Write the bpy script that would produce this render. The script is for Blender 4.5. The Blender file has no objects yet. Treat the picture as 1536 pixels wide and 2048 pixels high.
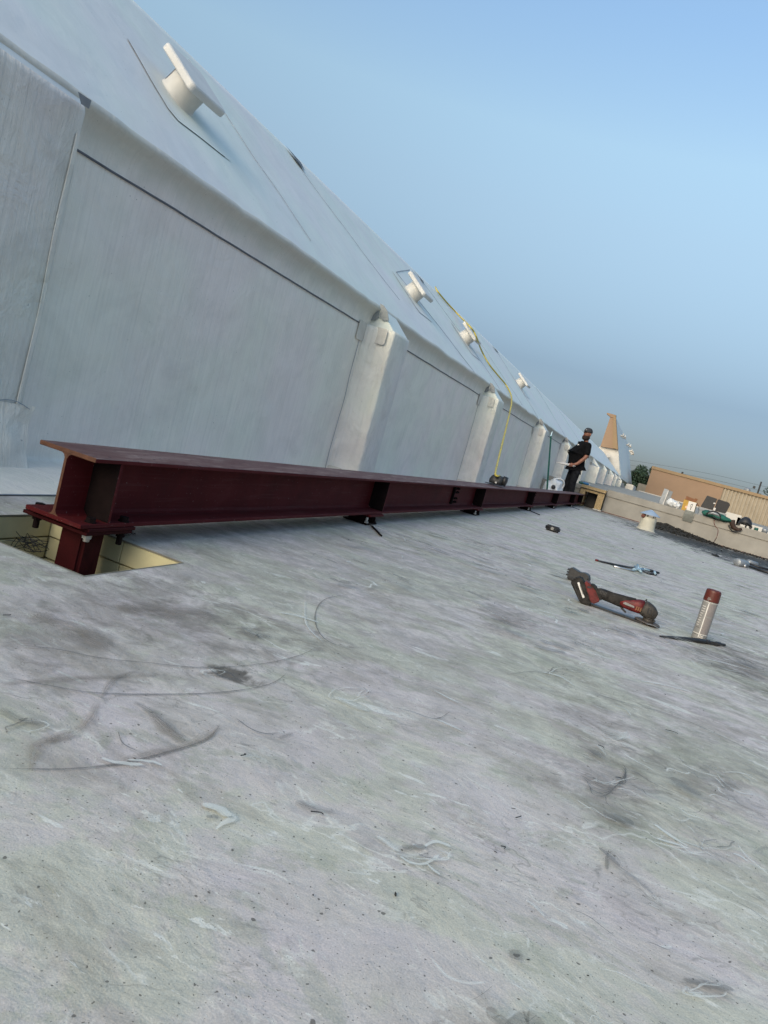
import bpy, bmesh, math, random
from mathutils import Vector, Matrix, noise
random.seed(7)
R = math.radians
sc = bpy.context.scene
col = sc.collection

# ------------------------------------------------------------------ camera
ROLL, FPX, VPX, VPY, CAMH = R(15.5), 1500.0, 1307.0, 1000.0, 0.65
IW, IH = 1536.0, 2048.0
_u, _v = VPX - IW/2, -(VPY - IH/2)
_ud = _u*math.cos(ROLL) - _v*math.sin(ROLL)
_vd = _u*math.sin(ROLL) + _v*math.cos(ROLL)
PITCH = -math.atan2(_vd, FPX)
AZ = -math.atan2(_ud*math.cos(PITCH), FPX)
cF = Vector((math.sin(AZ)*math.cos(PITCH), math.cos(AZ)*math.cos(PITCH), math.sin(PITCH)))
cR0 = Vector((math.cos(AZ), -math.sin(AZ), 0)); cU0 = cR0.cross(cF)
cR = cR0*math.cos(ROLL) + cU0*math.sin(ROLL)
cU = -cR0*math.sin(ROLL) + cU0*math.cos(ROLL)
CAM = Vector((0, 0, CAMH))
cam_data = bpy.data.cameras.new('camera')
cam = bpy.data.objects.new('camera', cam_data); col.objects.link(cam)
cam.matrix_world = Matrix(((cR.x, cU.x, -cF.x, 0), (cR.y, cU.y, -cF.y, 0), (cR.z, cU.z, -cF.z, CAMH), (0, 0, 0, 1)))
cam_data.sensor_fit = 'VERTICAL'; cam_data.sensor_height = 36.0
cam_data.lens = 36.0*FPX/IH
cam_data.clip_start = 0.02; cam_data.clip_end = 3000
sc.camera = cam

# ------------------------------------------------------------------ light
SUN_EL, SUN_AZ = 22.0, 196.0      # compass-like angle from +Y towards +X (light comes from behind the camera)
world = bpy.data.worlds.new('World'); sc.world = world; world.use_nodes = True
wn = world.node_tree; wn.nodes.clear()
wo = wn.nodes.new('ShaderNodeOutputWorld'); bg = wn.nodes.new('ShaderNodeBackground')
sky = wn.nodes.new('ShaderNodeTexSky'); sky.sky_type = 'NISHITA'; sky.sun_disc = False
sky.sun_elevation = R(SUN_EL); sky.sun_rotation = R(SUN_AZ)
sky.air_density = 1.0; sky.dust_density = 1.6; sky.ozone_density = 1.6
tc = wn.nodes.new('ShaderNodeTexCoord'); sp = wn.nodes.new('ShaderNodeSeparateXYZ')
rp = wn.nodes.new('ShaderNodeValToRGB')
rp.color_ramp.interpolation = 'LINEAR'
SKYR = [(0.0, (.58, .63, .86)), (0.05, (.62, .67, .87)), (0.13, (.82, .83, .92)), (0.3, (2.15, 2.0, 1.72)), (0.38, (2.75, 2.6, 2.15)), (0.5, (2.8, 2.85, 2.65)), (0.7, (3.4, 3.5, 3.2)), (1.0, (3.8, 3.8, 3.4))]
els = rp.color_ramp.elements
els[0].position, els[0].color = SKYR[0][0], (*SKYR[0][1], 1)
els[1].position, els[1].color = SKYR[-1][0], (*SKYR[-1][1], 1)
for p_, c_ in SKYR[1:-1]:
    e_ = els.new(p_); e_.color = (*c_, 1)
mx = wn.nodes.new('ShaderNodeMix'); mx.data_type = 'RGBA'; mx.blend_type = 'MULTIPLY'; mx.inputs['Factor'].default_value = 1
wn.links.new(tc.outputs['Generated'], sp.inputs[0]); wn.links.new(sp.outputs['Z'], rp.inputs['Fac'])
wn.links.new(sky.outputs[0], mx.inputs['A']); wn.links.new(rp.outputs['Color'], mx.inputs['B'])
wn.links.new(mx.outputs['Result'], bg.inputs['Color']); bg.inputs['Strength'].default_value = 0.10
wn.links.new(bg.outputs[0], wo.inputs[0])
sd = bpy.data.lights.new('sun', 'SUN'); sd.energy = 2.5; sd.angle = R(44); sd.color = (1.0, .88, .70)
sun = bpy.data.objects.new('sun', sd); col.objects.link(sun); sun.location = (0, -20, 20)
sv = Vector((math.sin(R(SUN_AZ))*math.cos(R(SUN_EL)), math.cos(R(SUN_AZ))*math.cos(R(SUN_EL)), math.sin(R(SUN_EL))))
sun.rotation_euler = sv.to_track_quat('Z', 'Y').to_euler()
sc.view_settings.view_transform = 'Standard'; sc.view_settings.look = 'None'
sc.view_settings.exposure = 0.0; sc.view_settings.gamma = 1.0; sc.view_settings.use_curve_mapping = False

# ------------------------------------------------------------------ survey helpers (pixel of the photograph -> world point on a plane)
def ray(x, y): return cF*FPX + cR*(x - IW/2) - cU*(y - IH/2)
def hit(x, y, n, d):
    r = ray(x, y); n = Vector(n); return CAM + r*((d - n.dot(CAM))/n.dot(r))
def G(x, y, z=0.0): return hit(x, y, (0, 0, 1), z)
def PX(x, y, X): return hit(x, y, (1, 0, 0), X)
def PY(x, y, Y): return hit(x, y, (0, 1, 0), Y)

# ------------------------------------------------------------------ materials
def NT(name):
    m = bpy.data.materials.new(name); m.use_nodes = True
    nt = m.node_tree; b = nt.nodes['Principled BSDF']; return m, nt, b
def node(nt, t, **kw):
    n = nt.nodes.new(t)
    for k, v in kw.items(): setattr(n, k, v)
    return n
def mapping(nt, scale=(1, 1, 1), rot=(0, 0, 0), loc=(0, 0, 0)):
    t = node(nt, 'ShaderNodeTexCoord'); m = node(nt, 'ShaderNodeMapping')
    m.inputs['Scale'].default_value = scale; m.inputs['Rotation'].default_value = rot; m.inputs['Location'].default_value = loc
    nt.links.new(t.outputs['Object'], m.inputs['Vector']); return m.outputs[0]
def noi(nt, vec, scale, detail=4, rough=.55, dist=0.0):
    n = node(nt, 'ShaderNodeTexNoise'); n.inputs['Scale'].default_value = scale; n.inputs['Detail'].default_value = detail
    n.inputs['Roughness'].default_value = rough; n.inputs['Distortion'].default_value = dist
    if vec is not None: nt.links.new(vec, n.inputs['Vector'])
    return n.outputs['Fac']
def ramp(nt, fac, stops, interp='LINEAR'):
    r = node(nt, 'ShaderNodeValToRGB'); r.color_ramp.interpolation = interp; e = r.color_ramp.elements
    def c4(c): return (c, c, c, 1) if isinstance(c, (int, float)) else (*c, 1)
    e[0].position, e[0].color = stops[0][0], c4(stops[0][1]); e[1].position, e[1].color = stops[-1][0], c4(stops[-1][1])
    for p, c in stops[1:-1]:
        q = e.new(p); q.color = c4(c)
    nt.links.new(fac, r.inputs['Fac']); return r.outputs['Color']
def mixc(nt, fac, a, b, mode='MIX'):
    m = node(nt, 'ShaderNodeMix', data_type='RGBA', blend_type=mode)
    for s, v in ((0, fac), (6, a), (7, b)):
        if isinstance(v, (int, float)): m.inputs[s].default_value = v if s == 0 else (v, v, v, 1)
        elif isinstance(v, tuple): m.inputs[s].default_value = (*v, 1)
        else: nt.links.new(v, m.inputs[s])
    return m.outputs[2]
def mth(nt, op, a, b=None, c=None, clamp=False):
    m = node(nt, 'ShaderNodeMath', operation=op, use_clamp=clamp)
    for i, v in enumerate((a, b, c)):
        if v is None: continue
        if isinstance(v, (int, float)): m.inputs[i].default_value = v
        else: nt.links.new(v, m.inputs[i])
    return m.outputs[0]
def bump(nt, b, h, strength=.3, dist=.01):
    n = node(nt, 'ShaderNodeBump'); n.inputs['Strength'].default_value = strength; n.inputs['Distance'].default_value = dist
    nt.links.new(h, n.inputs['Height']); nt.links.new(n.outputs[0], b.inputs['Normal'])

def simple(name, c, rough=.6, metal=0.0, var=.15, scale=12, bmp=.15, spec=.4):
    m, nt, b = NT(name)
    v = mapping(nt)
    n1 = noi(nt, v, scale, 5)
    lo = tuple(x*(1-var) for x in c); hi = tuple(min(1, x*(1+var)) for x in c)
    nt.links.new(ramp(nt, n1, [(.3, lo), (.7, hi)]), b.inputs['Base Color'])
    b.inputs['Roughness'].default_value = rough; b.inputs['Metallic'].default_value = metal
    b.inputs['Specular IOR Level'].default_value = spec
    if bmp: bump(nt, b, noi(nt, v, scale*6, 3), bmp, .003)
    return m

def m_membrane(name, base, streak=.10, dirt=.12, eave_shade=False, wrinkle=.55, rel=.6):
    m, nt, b = NT(name)
    v = mapping(nt)
    big = noi(nt, v, .9, 3, .6)
    tint = ramp(nt, big, [(.38, (base[0]*.99, base[1]*1.03, base[2]*1.01)), (.62, (base[0]*1.02, base[1]*.985, base[2]*1.03))])
    vs = mapping(nt, (3, 26, .45))
    st = noi(nt, vs, 2.2, 6, .7, .3)
    cst = ramp(nt, st, [(.3, 1-streak), (.5, 1.0), (.72, 1+streak*.6)])
    c1 = mixc(nt, 1.0, tint, cst, 'MULTIPLY')
    sm = noi(nt, v, 3.2, 7, .62, .8)
    c2 = mixc(nt, 1.0, c1, ramp(nt, sm, [(.42, 1.0), (.62, 1-dirt), (.8, 1-dirt*1.8)]), 'MULTIPLY')
    if eave_shade:      # shade under the roof edge, painted in as a darker band
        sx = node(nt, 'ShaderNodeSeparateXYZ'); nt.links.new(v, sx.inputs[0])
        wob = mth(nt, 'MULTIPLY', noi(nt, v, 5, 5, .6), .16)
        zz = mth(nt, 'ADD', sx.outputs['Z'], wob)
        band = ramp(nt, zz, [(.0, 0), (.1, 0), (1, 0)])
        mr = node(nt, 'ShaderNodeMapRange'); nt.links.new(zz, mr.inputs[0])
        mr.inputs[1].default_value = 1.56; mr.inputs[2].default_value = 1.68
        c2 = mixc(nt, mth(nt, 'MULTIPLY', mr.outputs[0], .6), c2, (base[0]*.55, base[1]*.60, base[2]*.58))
    sp_ = noi(nt, v, 60, 2, .5)
    c3 = mixc(nt, ramp(nt, sp_, [(.735, 0), (.76, .5)]), c2, (.12, .12, .11))
    nt.links.new(c3, b.inputs['Base Color'])
    b.inputs['Roughness'].default_value = .55; b.inputs['Specular IOR Level'].default_value = .35
    h = mth(nt, 'ADD', mth(nt, 'MULTIPLY', noi(nt, v, 2.4, 4, .5, .5), 1.0), mth(nt, 'MULTIPLY', st, .25*wrinkle*1.8))
    wr = noi(nt, mapping(nt, (1, 1, .55), (R(28), 0, 0)), 5.5, 5, .6, 1.2)
    h = mth(nt, 'ADD', h, mth(nt, 'MULTIPLY', wr, wrinkle))
    bump(nt, b, h, rel, .03)
    return m

def m_roof():
    m, nt, b = NT('dirty_white_roof_membrane')
    v = mapping(nt)
    # warp the coordinates a little so that nothing runs straight
    wz = node(nt, 'ShaderNodeTexNoise'); wz.inputs['Scale'].default_value = 2.3; wz.inputs['Detail'].default_value = 3
    nt.links.new(v, wz.inputs['Vector'])
    vm = node(nt, 'ShaderNodeVectorMath', operation='MULTIPLY_ADD'); nt.links.new(wz.outputs['Color'], vm.inputs[0]); vm.inputs[1].default_value = (.16, .16, 0); nt.links.new(v, vm.inputs[2])
    wv = vm.outputs[0]
    def mp(scale, rz=0, loc=(0, 0, 0), src=None):
        q = node(nt, 'ShaderNodeMapping'); nt.links.new(src or wv, q.inputs['Vector'])
        q.inputs['Scale'].default_value = scale; q.inputs['Rotation'].default_value = (0, 0, R(rz)); q.inputs['Location'].default_value = loc
        return q.outputs[0]
    big = noi(nt, mp((1, 1.3, 1)), 1.6, 6, .62, .3)
    base = ramp(nt, big, [(.38, (.468, .466, .384)), (.465, (.498, .488, .414)), (.495, (.512, .480, .438)), (.60, (.530, .482, .468))])
    sm = noi(nt, mp((1.0, 1.15, 1), -14), 4.2, 10, .66, .25)
    smc = ramp(nt, sm, [(.32, 1.08), (.44, 1.03), (.53, .98), (.60, .90), (.70, .80)])
    sy0 = node(nt, 'ShaderNodeSeparateXYZ'); nt.links.new(v, sy0.inputs[0])
    far_ = node(nt, 'ShaderNodeMapRange'); nt.links.new(sy0.outputs['Y'], far_.inputs[0]); far_.inputs[1].default_value = 1.1; far_.inputs[2].default_value = 2.6
    dirty = mth(nt, 'MULTIPLY_ADD', far_.outputs[0], .65, .35)
    c = mixc(nt, mth(nt, 'MULTIPLY_ADD', far_.outputs[0], .4, .6), base, smc, 'MULTIPLY')
    mid = noi(nt, mp((1, 1.15, 1), 30, (4, 2, 0)), 15, 7, .66, .3)
    c = mixc(nt, dirty, c, ramp(nt, mid, [(.30, 1.12), (.42, 1.04), (.5, 1.0), (.60, .90), (.70, .78)]), 'MULTIPLY')
    tr = noi(nt, mp((1.2, 1.9, 1), -8, (1, 5, 0)), 5.2, 9, .7, .4)      # foot traffic between the beam and the tools
    c = mixc(nt, mth(nt, 'MULTIPLY', far_.outputs[0], ramp(nt, tr, [(.50, 0), (.58, .35), (.68, .55)])), c, (.27, .245, .205))
    # olive and brown smears
    c = mixc(nt, ramp(nt, noi(nt, mp((1.1, 2.2, 1), 22, (3, 1, 0)), 2.4, 9, .68, .4), [(.54, 0), (.60, .30), (.70, .5)]), c, (.27, .245, .195))
    c = mixc(nt, ramp(nt, noi(nt, mp((1.3, 2.0, 1), -30, (8, 1, 0)), 3.3, 8, .68, .4), [(.55, 0), (.59, .35), (.68, .45)]), c, (.30, .32, .235))
    # brushed strokes in several directions, each only in patches
    for sx_, sy_, rz, k, t0 in ((9, 46, -16, .07, .54), (9, 60, 36, .07, .55), (50, 8, 12, .06, .56), (10, 50, -52, .07, .55), (9, 70, 4, .06, .54)):
        f = noi(nt, mp((sx_, sy_, 1), rz, (rz, 0, 0)), 1.0, 5, .7, .2)
        msk = ramp(nt, noi(nt, mp((1, 1.3, 1), 0, (rz*3.1, k*9, 0)), 2.6, 4), [(t0, 0), (t0+.1, 1)])
        c = mixc(nt, msk, c, mixc(nt, 1.0, c, ramp(nt, f, [(.3, 1-k*2.6), (.5, 1.0), (.68, 1+k*1.4)]), 'MULTIPLY'))
    # curling contour lines: dried puddle edges, scrubbed paint
    for sc_, w, rz, sy_, colr, mlo, mhi, amt in ((3.2, .014, -20, 1.7, (.66, .66, .60), .55, .61, .7), (7.0, .022, 10, 1.8, (.64, .64, .58), .56, .62, .6), (14, .05, 40, 1.6, (.62, .62, .56), .57, .63, .5),
                                            (4.6, .012, -35, 1.6, (.17, .165, .145), .55, .62, .5), (11, .025, 5, 2.0, (.18, .17, .15), .56, .63, .45)):
        vv = mp((1, sy_, 1), rz, (sc_, rz, 0))
        n = noi(nt, vv, sc_, 4, .55, .5)
        d = mth(nt, 'ABSOLUTE', mth(nt, 'SUBTRACT', n, .5))
        ln = mth(nt, 'SUBTRACT', 1.0, mth(nt, 'DIVIDE', d, w), clamp=True)
        mk = ramp(nt, noi(nt, mp((1, 1.5, 1), 0, (rz+5, sc_, 0)), sc_*.6, 3, .6), [(mlo, 0), (mhi, 1)])
        c = mixc(nt, mth(nt, 'MULTIPLY', mth(nt, 'MULTIPLY', ln, mk), amt), c, colr)
    fine = noi(nt, mp((1, 1.3, 1), 15, (2, 7, 0)), 42, 6, .7, .3)
    c = mixc(nt, dirty, c, ramp(nt, fine, [(.30, 1.12), (.45, 1.02), (.56, .97), (.66, .82)]), 'MULTIPLY')
    # white scrapes
    for rz, sc_, t in ((-24, 3.2, .645), (12, 5.0, .65), (40, 9.0, .665), (-50, 14.0, .675)):
        c = mixc(nt, ramp(nt, noi(nt, mp((1.4, 5, 1), rz, (9+rz, 4, 0)), sc_, 7, .62, .6), [(t, 0), (t+.025, .75)]), c, (.66, .665, .61))
    # grit and pits
    for s_, t_ in ((60, .755), (130, .725), (280, .715)):
        c = mixc(nt, ramp(nt, noi(nt, mp((1, 1, 1), 0, (s_, 0, 0), v), s_, 1, .4), [(t_, 0), (t_+.03, .75)]), c, (.08, .075, .065))
    gr = noi(nt, v, 340, 3, .65)
    c = mixc(nt, 1.0, c, ramp(nt, gr, [(.3, .84), (.7, 1.14)]), 'MULTIPLY')
    sp_ = node(nt, 'ShaderNodeSeparateXYZ'); nt.links.new(v, sp_.inputs[0])
    X, Y = sp_.outputs['X'], sp_.outputs['Y']
    wob = noi(nt, mp((1.6, 2.5, 1), 0, (0, 0, 0), v), 2.4, 9, .7, .6)
    wobs = noi(nt, mp((1, 1.2, 1), 0, (0, 0, 0), v), 9, 8, .7, .6)
    def blob(p, rx, ry, amt, colr, c, soft=.9, wb=wob, k_=2.8):
        dx = mth(nt, 'DIVIDE', mth(nt, 'SUBTRACT', X, p[0]), rx); dy = mth(nt, 'DIVIDE', mth(nt, 'SUBTRACT', Y, p[1]), ry)
        r = mth(nt, 'SQRT', mth(nt, 'ADD', mth(nt, 'MULTIPLY', dx, dx), mth(nt, 'MULTIPLY', dy, dy)))
        r = mth(nt, 'ADD', r, mth(nt, 'MULTIPLY', mth(nt, 'SUBTRACT', wb, .5), k_))
        k = mth(nt, 'DIVIDE', mth(nt, 'SUBTRACT', 1.0, r), soft, clamp=True)
        return mixc(nt, mth(nt, 'MULTIPLY', k, amt), c, colr)
    for px_, rx, ry, a_, cl in (((1420, 1250), .5, .9, .3, (.27, .255, .22)), ((1400, 1480), .35, .5, .35, (.25, .235, .20)), ((900, 1340), .5, .6, .25, (.30, .28, .25)), ((250, 1260), .6, .5, .3, (.29, .27, .235)), ((700, 1120), .8, 1.6, .3, (.29, .275, .25)), ((1100, 1180), .7, 2, .25, (.30, .285, .26)), ((1250, 1100), 1.2, 4, .2, (.27, .26, .24)), ((850, 1080), .7, 3, .3, (.29, .28, .26))):
        c = blob(G(*px_), rx, ry, a_, cl, c, .8, wobs, 4.5)
    soil = (.035, .033, .028)
    c = blob((1.0, 17.8), 1.7, 3.6, .97, soil, c, .4, wob, 4)
    c = blob((2.6, 17.4), 2.2, 3.6, .97, soil, c, .4, wob, 4)
    c = blob((2.2, 14.3), 1.3, 1.6, .8, soil, c, .6, wob, 5)
    c = blob((-1.0, 19.5), 2.6, 1.3, .7, (.13, .12, .10), c)
    for px_, rx, ry, a_ in (((1495, 1335), .26, .75, .7), ((1430, 1320), .2, .5, .4), ((1215, 1540), .13, .30, .42), ((1210, 1610), .14, .16, .38), ((1180, 1440), .12, .3, .3), ((1390, 1560), .2, .3, .35),
                            ((640, 1290), .25, .12, .35), ((330, 1225), .4, .3, .45), ((120, 1290), .3, .2, .4), ((1010, 1235), .14, .3, .4), ((100, 1520), .2, .08, .35), ((1440, 1990), .04, .03, .3)):
        c = blob(G(*px_), rx, ry, a_, (.135, .12, .10), c, .9, wobs, 3.2)
    c = blob(G(455, 1347), .075, .05, .85, (.10, .09, .075), c, .5, wobs, 3.0)
    nt.links.new(c, b.inputs['Base Color'])
    b.inputs['Specular IOR Level'].default_value = .12
    nt.links.new(ramp(nt, sm, [(.3, .5), (.7, .75)]), b.inputs['Roughness'])
    h = mth(nt, 'ADD', mth(nt, 'MULTIPLY', noi(nt, v, 3, 5, .6, .4), .9), mth(nt, 'MULTIPLY', sm, .5))
    h = mth(nt, 'ADD', h, mth(nt, 'MULTIPLY', mid, .25)); h = mth(nt, 'ADD', h, mth(nt, 'MULTIPLY', fine, .10)); h = mth(nt, 'ADD', h, mth(nt, 'MULTIPLY', gr, .035))
    bump(nt, b, h, .5, .02)
    return m

def m_steel():
    m, nt, b = NT('red_oxide_primer')
    v = mapping(nt)
    n = noi(nt, v, 5, 6, .6, .5)
    c = ramp(nt, n, [(.3, (.056, .0034, .0045)), (.55, (.076, .0048, .006)), (.75, (.09, .011, .012))])
    s = noi(nt, mapping(nt, (9, 1.0, 30)), 2.5, 6, .65, .4)
    c = mixc(nt, ramp(nt, s, [(.54, 0), (.74, .38)]), c, (.115, .050, .048))
    g = noi(nt, v, 90, 2)
    c = mixc(nt, ramp(nt, g, [(.70, 0), (.73, .6)]), c, (.20, .15, .14))
    nt.links.new(c, b.inputs['Base Color']); b.inputs['Roughness'].default_value = .75; b.inputs['Specular IOR Level'].default_value = .2
    bump(nt, b, mth(nt, 'ADD', noi(nt, v, 30, 4), mth(nt, 'MULTIPLY', n, 2.0)), .25, .004)
    return m
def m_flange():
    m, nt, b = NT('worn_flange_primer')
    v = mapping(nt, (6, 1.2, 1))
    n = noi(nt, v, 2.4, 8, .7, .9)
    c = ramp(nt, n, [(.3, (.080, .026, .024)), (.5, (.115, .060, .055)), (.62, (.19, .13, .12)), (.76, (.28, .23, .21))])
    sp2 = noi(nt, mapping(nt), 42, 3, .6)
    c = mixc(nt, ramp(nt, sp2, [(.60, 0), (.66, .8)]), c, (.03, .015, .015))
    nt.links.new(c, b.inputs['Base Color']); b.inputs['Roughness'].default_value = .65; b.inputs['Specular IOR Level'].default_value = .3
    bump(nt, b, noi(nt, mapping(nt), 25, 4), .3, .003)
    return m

M = {}
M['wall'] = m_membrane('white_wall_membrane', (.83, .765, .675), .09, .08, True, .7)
M['slope'] = m_membrane('white_slope_membrane', (.68, .70, .655), .02, .05, False, .10, .35)
M['pil'] = m_membrane('wrapped_pilaster_membrane', (.77, .73, .65), .08, .12, False, 1.3, .8)
M['patch'] = m_membrane('flashing_patch', (.27, .28, .285), .10, .25)
M['patch2'] = m_membrane('corner_patch_membrane', (.62, .58, .52), .10, .22, False, 1.0)
M['roof'] = m_roof()
M['steel'] = m_steel(); M['flange'] = m_flange()
M['steel2'] = simple('dark_primer', (.036, .0035, .0045), .8, 0, .3, 14, .3, .15)
M['black_steel'] = simple('black_steel', (.009, .005, .005), .8, .0, .3, 20, .15, .1)
M['rust'] = simple('rusty_edge', (.10, .042, .022), .75, 0, .35, 30)
M['zinc'] = simple('galvanised_bolt', (.42, .42, .41), .4, .6, .2, 60)
M['seam'] = simple('dark_seam_sealant', (.10, .10, .115), .7, 0, .3, 10, 0)
M['seam_soft'] = simple('grey_seam_edge', (.30, .33, .36), .7, 0, .2, 10, 0)
M['vent'] = simple('vent_white', (.58, .57, .535), .45, 0, .07, 8, .1)
M['foam'] = simple('yellow_insulation', (.55, .50, .30), .85, 0, .12, 7, .35)
M['foam_edge'] = simple('board_facer', (.20, .19, .15), .8)
M['deck'] = simple('steel_deck', (.12, .12, .11), .6, .3)
M['conc'] = simple('cream_concrete', (.28, .265, .235), .8, 0, .12, 3, .4)
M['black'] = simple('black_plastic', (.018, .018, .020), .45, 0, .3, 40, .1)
M['dgrey'] = simple('dark_grey_plastic', (.028, .028, .029), .5, 0, .25, 30, .1)
M['dusty'] = simple('dusty_rubber', (.024, .022, .020), .8, 0, .7, 35, .3, .2)
M['red'] = simple('red_tool_plastic', (.105, .013, .013), .5, 0, .5, 40, .1, .3)
M['gear'] = simple('dusty_gear_case', (.050, .044, .038), .6, .3, .4, 45, .3)
M['disc'] = simple('grinding_disc', (.10, .085, .075), .8, 0, .3, 60, .4)
M['cap_maroon'] = simple('maroon_can_top', (.085, .016, .010), .45, 0, .12, 30, .05)
M['label'] = simple('grey_label', (.22, .215, .205), .5, 0, .1, 20, .0)
M['label_dark'] = simple('label_print', (.13, .12, .115), .5, 0, .1, 20, .0)
M['white'] = simple('white_print', (.62, .60, .57), .5, 0, .1, 20, .0)
M['cable'] = simple('yellow_cable', (.50, .40, .07), .45, 0, .12, 15, 0)
M['greenp'] = simple('green_pole_paint', (.015, .09, .07), .4, 0, .2, 10, 0)
M['bag'] = simple('white_bag_plastic', (.62, .64, .65), .3, 0, .1, 14, .5)
M['osb'] = simple('strand_board', (.36, .265, .14), .8, 0, .4, 45, .3)
M['blk_edge'] = simple('black_edge_tape', (.012, .012, .012), .6)
M['tan'] = simple('tan_cladding', (.255, .170, .110), .8, 0, .06, .8, .1)
M['tan_dark'] = simple('dark_tan_fascia', (.25, .175, .10), .8, 0, .06, 1, .1)
M['rib'] = simple('ribbed_concrete', (.31, .265, .20), .85, 0, .12, 1.2, .3)
M['skin'] = simple('skin', (.22, .095, .062), .55, 0, .15, 12, .05)
M['shirt'] = simple('black_cloth', (.006, .006, .007), .95, 0, .3, 15, .3, .08)
M['jeans'] = simple('dark_trousers', (.012, .013, .016), .95, 0, .5, 14, .3, .08)
M['beard'] = simple('dark_beard', (.018, .010, .008), .9, 0, .3, 60, .5)
M['silver'] = simple('bright_steel', (.55, .55, .55), .3, .85, .1, 40, .1)
M['steelgrey'] = simple('galvanised_sheet', (.25, .27, .29), .45, .4, .15, 10, .1)
M['blueg'] = simple('pale_blue_metal', (.36, .50, .58), .4, .3, .25, 60, .1)
M['capblue'] = simple('pale_blue_cap', (.30, .38, .48), .4, .2, .08, 9, 0)
M['creampipe'] = simple('cream_pipe', (.46, .44, .36), .6, 0, .08, 8, .1)
M['brick'] = simple('red_brown_debris', (.14, .055, .04), .8)
M['card'] = simple('brown_cardboard', (.20, .09, .045), .85)
M['yellow'] = simple('orange_yellow_print', (.42, .25, .04), .6)
M['greenbag'] = simple('green_bag', (.012, .095, .072), .7, 0, .3, 12, .4)
M['bottle'] = simple('blue_bottle', (.03, .14, .30), .2)
M['soil'] = simple('black_soil', (.022, .021, .018), .9, 0, .6, 30, .6)
M['paper'] = simple('grey_paper', (.33, .34, .31), .8)
M['leaf'] = simple('tree_leaf', (.035, .065, .04), .8, 0, .45, 3, 0)
M['bark'] = simple('bark', (.06, .05, .04), .9)
M['farroof'] = simple('grey_far_roof', (.27, .255, .22), .8, 0, .2, 1.5, .2)
M['ground'] = simple('distant_ground', (.10, .11, .08), .9, 0, .3, .05, 0)
M['glass'] = simple('dark_glass', (.03, .035, .04), .15)
M['white_far'] = simple('white_far_membrane', (.50, .48, .44), .7, 0, .1, 2, .1)
M['wire'] = simple('thin_black_wire', (.02, .02, .02), .5, 0, .1, 9, 0)

# ------------------------------------------------------------------ mesh helpers
def link(name, me, mat, parent=None, smooth=False):
    o = bpy.data.objects.new(name, me); col.objects.link(o)
    mats = mat if isinstance(mat, (list, tuple)) else [mat]
    if not me.materials:
        for mm in mats: me.materials.append(mm)
    if parent is not None: o.parent = parent
    if smooth:
        for p in me.polygons: p.use_smooth = True
    return o
def from_bm(name, bm, mat, parent=None, smooth=False):
    bmesh.ops.recalc_face_normals(bm, faces=bm.faces)
    me = bpy.data.meshes.new(name); bm.to_mesh(me); bm.free()
    return link(name, me, mat, parent, smooth)
def tag(o, label=None, cat=None, group=None, kind=None):
    if label: o['label'] = label
    if cat: o['category'] = cat
    if group: o['group'] = group
    if kind: o['kind'] = kind
    return o
def empty(name, loc, label, cat, group=None, rz=0):
    o = bpy.data.objects.new(name, None); col.objects.link(o); o.location = loc; o.rotation_euler = (0, 0, rz)
    o.empty_display_size = .1
    return tag(o, label, cat, group)
def frame(o, z, x=None):
    """matrix with columns x,y,z at o"""
    z = Vector(z).normalized()
    x = Vector(x) if x is not None else (Vector((1, 0, 0)) if abs(z.x) < .9 else Vector((0, 1, 0)))
    x = (x - z*x.dot(z)).normalized(); y = z.cross(x)
    return Matrix(((x.x, y.x, z.x, o[0]), (x.y, y.y, z.y, o[1]), (x.z, y.z, z.z, o[2]), (0, 0, 0, 1)))
def box(bm, lo, hi, bev=0.0, mat=None, seg=2, mi=0):
    mtx = Matrix.Translation([(a+b)/2 for a, b in zip(lo, hi)]) @ Matrix.Diagonal((*[abs(b-a) for a, b in zip(lo, hi)], 1))
    t = bmesh.new(); bmesh.ops.create_cube(t, size=1, matrix=mtx)
    if bev: bmesh.ops.bevel(t, geom=t.edges[:], offset=bev, segments=seg, affect='EDGES')
    merge(bm, t, mat, mi)
def merge(bm, t, mtx=None, mi=0):
    if mtx is not None: bmesh.ops.transform(t, matrix=mtx, verts=t.verts)
    mp = {}
    for v in t.verts: mp[v] = bm.verts.new(v.co)
    for f in t.faces:
        try:
            nf = bm.faces.new([mp[v] for v in f.verts]); nf.material_index = mi
        except ValueError: pass
    t.free()
def cyl(bm, p0, p1, r0, r1=None, n=16, bev=0, mi=0):
    p0, p1 = Vector(p0), Vector(p1); r1 = r0 if r1 is None else r1
    fr = frame((0, 0, 0), p1-p0)
    L = (p1-p0).length
    prof = [(0, 0), (r0, 0), (r1, L), (0, L)]
    if bev: prof = [(0, 0), (r0-bev, 0), (r0, bev), (r1, L-bev), (r1-bev, L), (0, L)]
    lathe(bm, prof, Matrix.Translation(p0) @ fr, n, mi)
def lathe(bm, prof, mtx, n=20, mi=0):
    rings = []
    for r, z in prof:
        if r < 1e-6: rings.append([bm.verts.new(mtx @ Vector((0, 0, z)))])
        else: rings.append([bm.verts.new(mtx @ Vector((r*math.cos(2*math.pi*k/n), r*math.sin(2*math.pi*k/n), z))) for k in range(n)])
    for a, b in zip(rings, rings[1:]):
        for k in range(n):
            l = (k+1) % n
            if len(a) == 1 and len(b) == 1: continue
            if len(a) == 1: f = bm.faces.new((a[0], b[k], b[l]))
            elif len(b) == 1: f = bm.faces.new((a[k], a[l], b[0]))
            else: f = bm.faces.new((a[k], a[l], b[l], b[k]))
            f.material_index = mi
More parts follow.
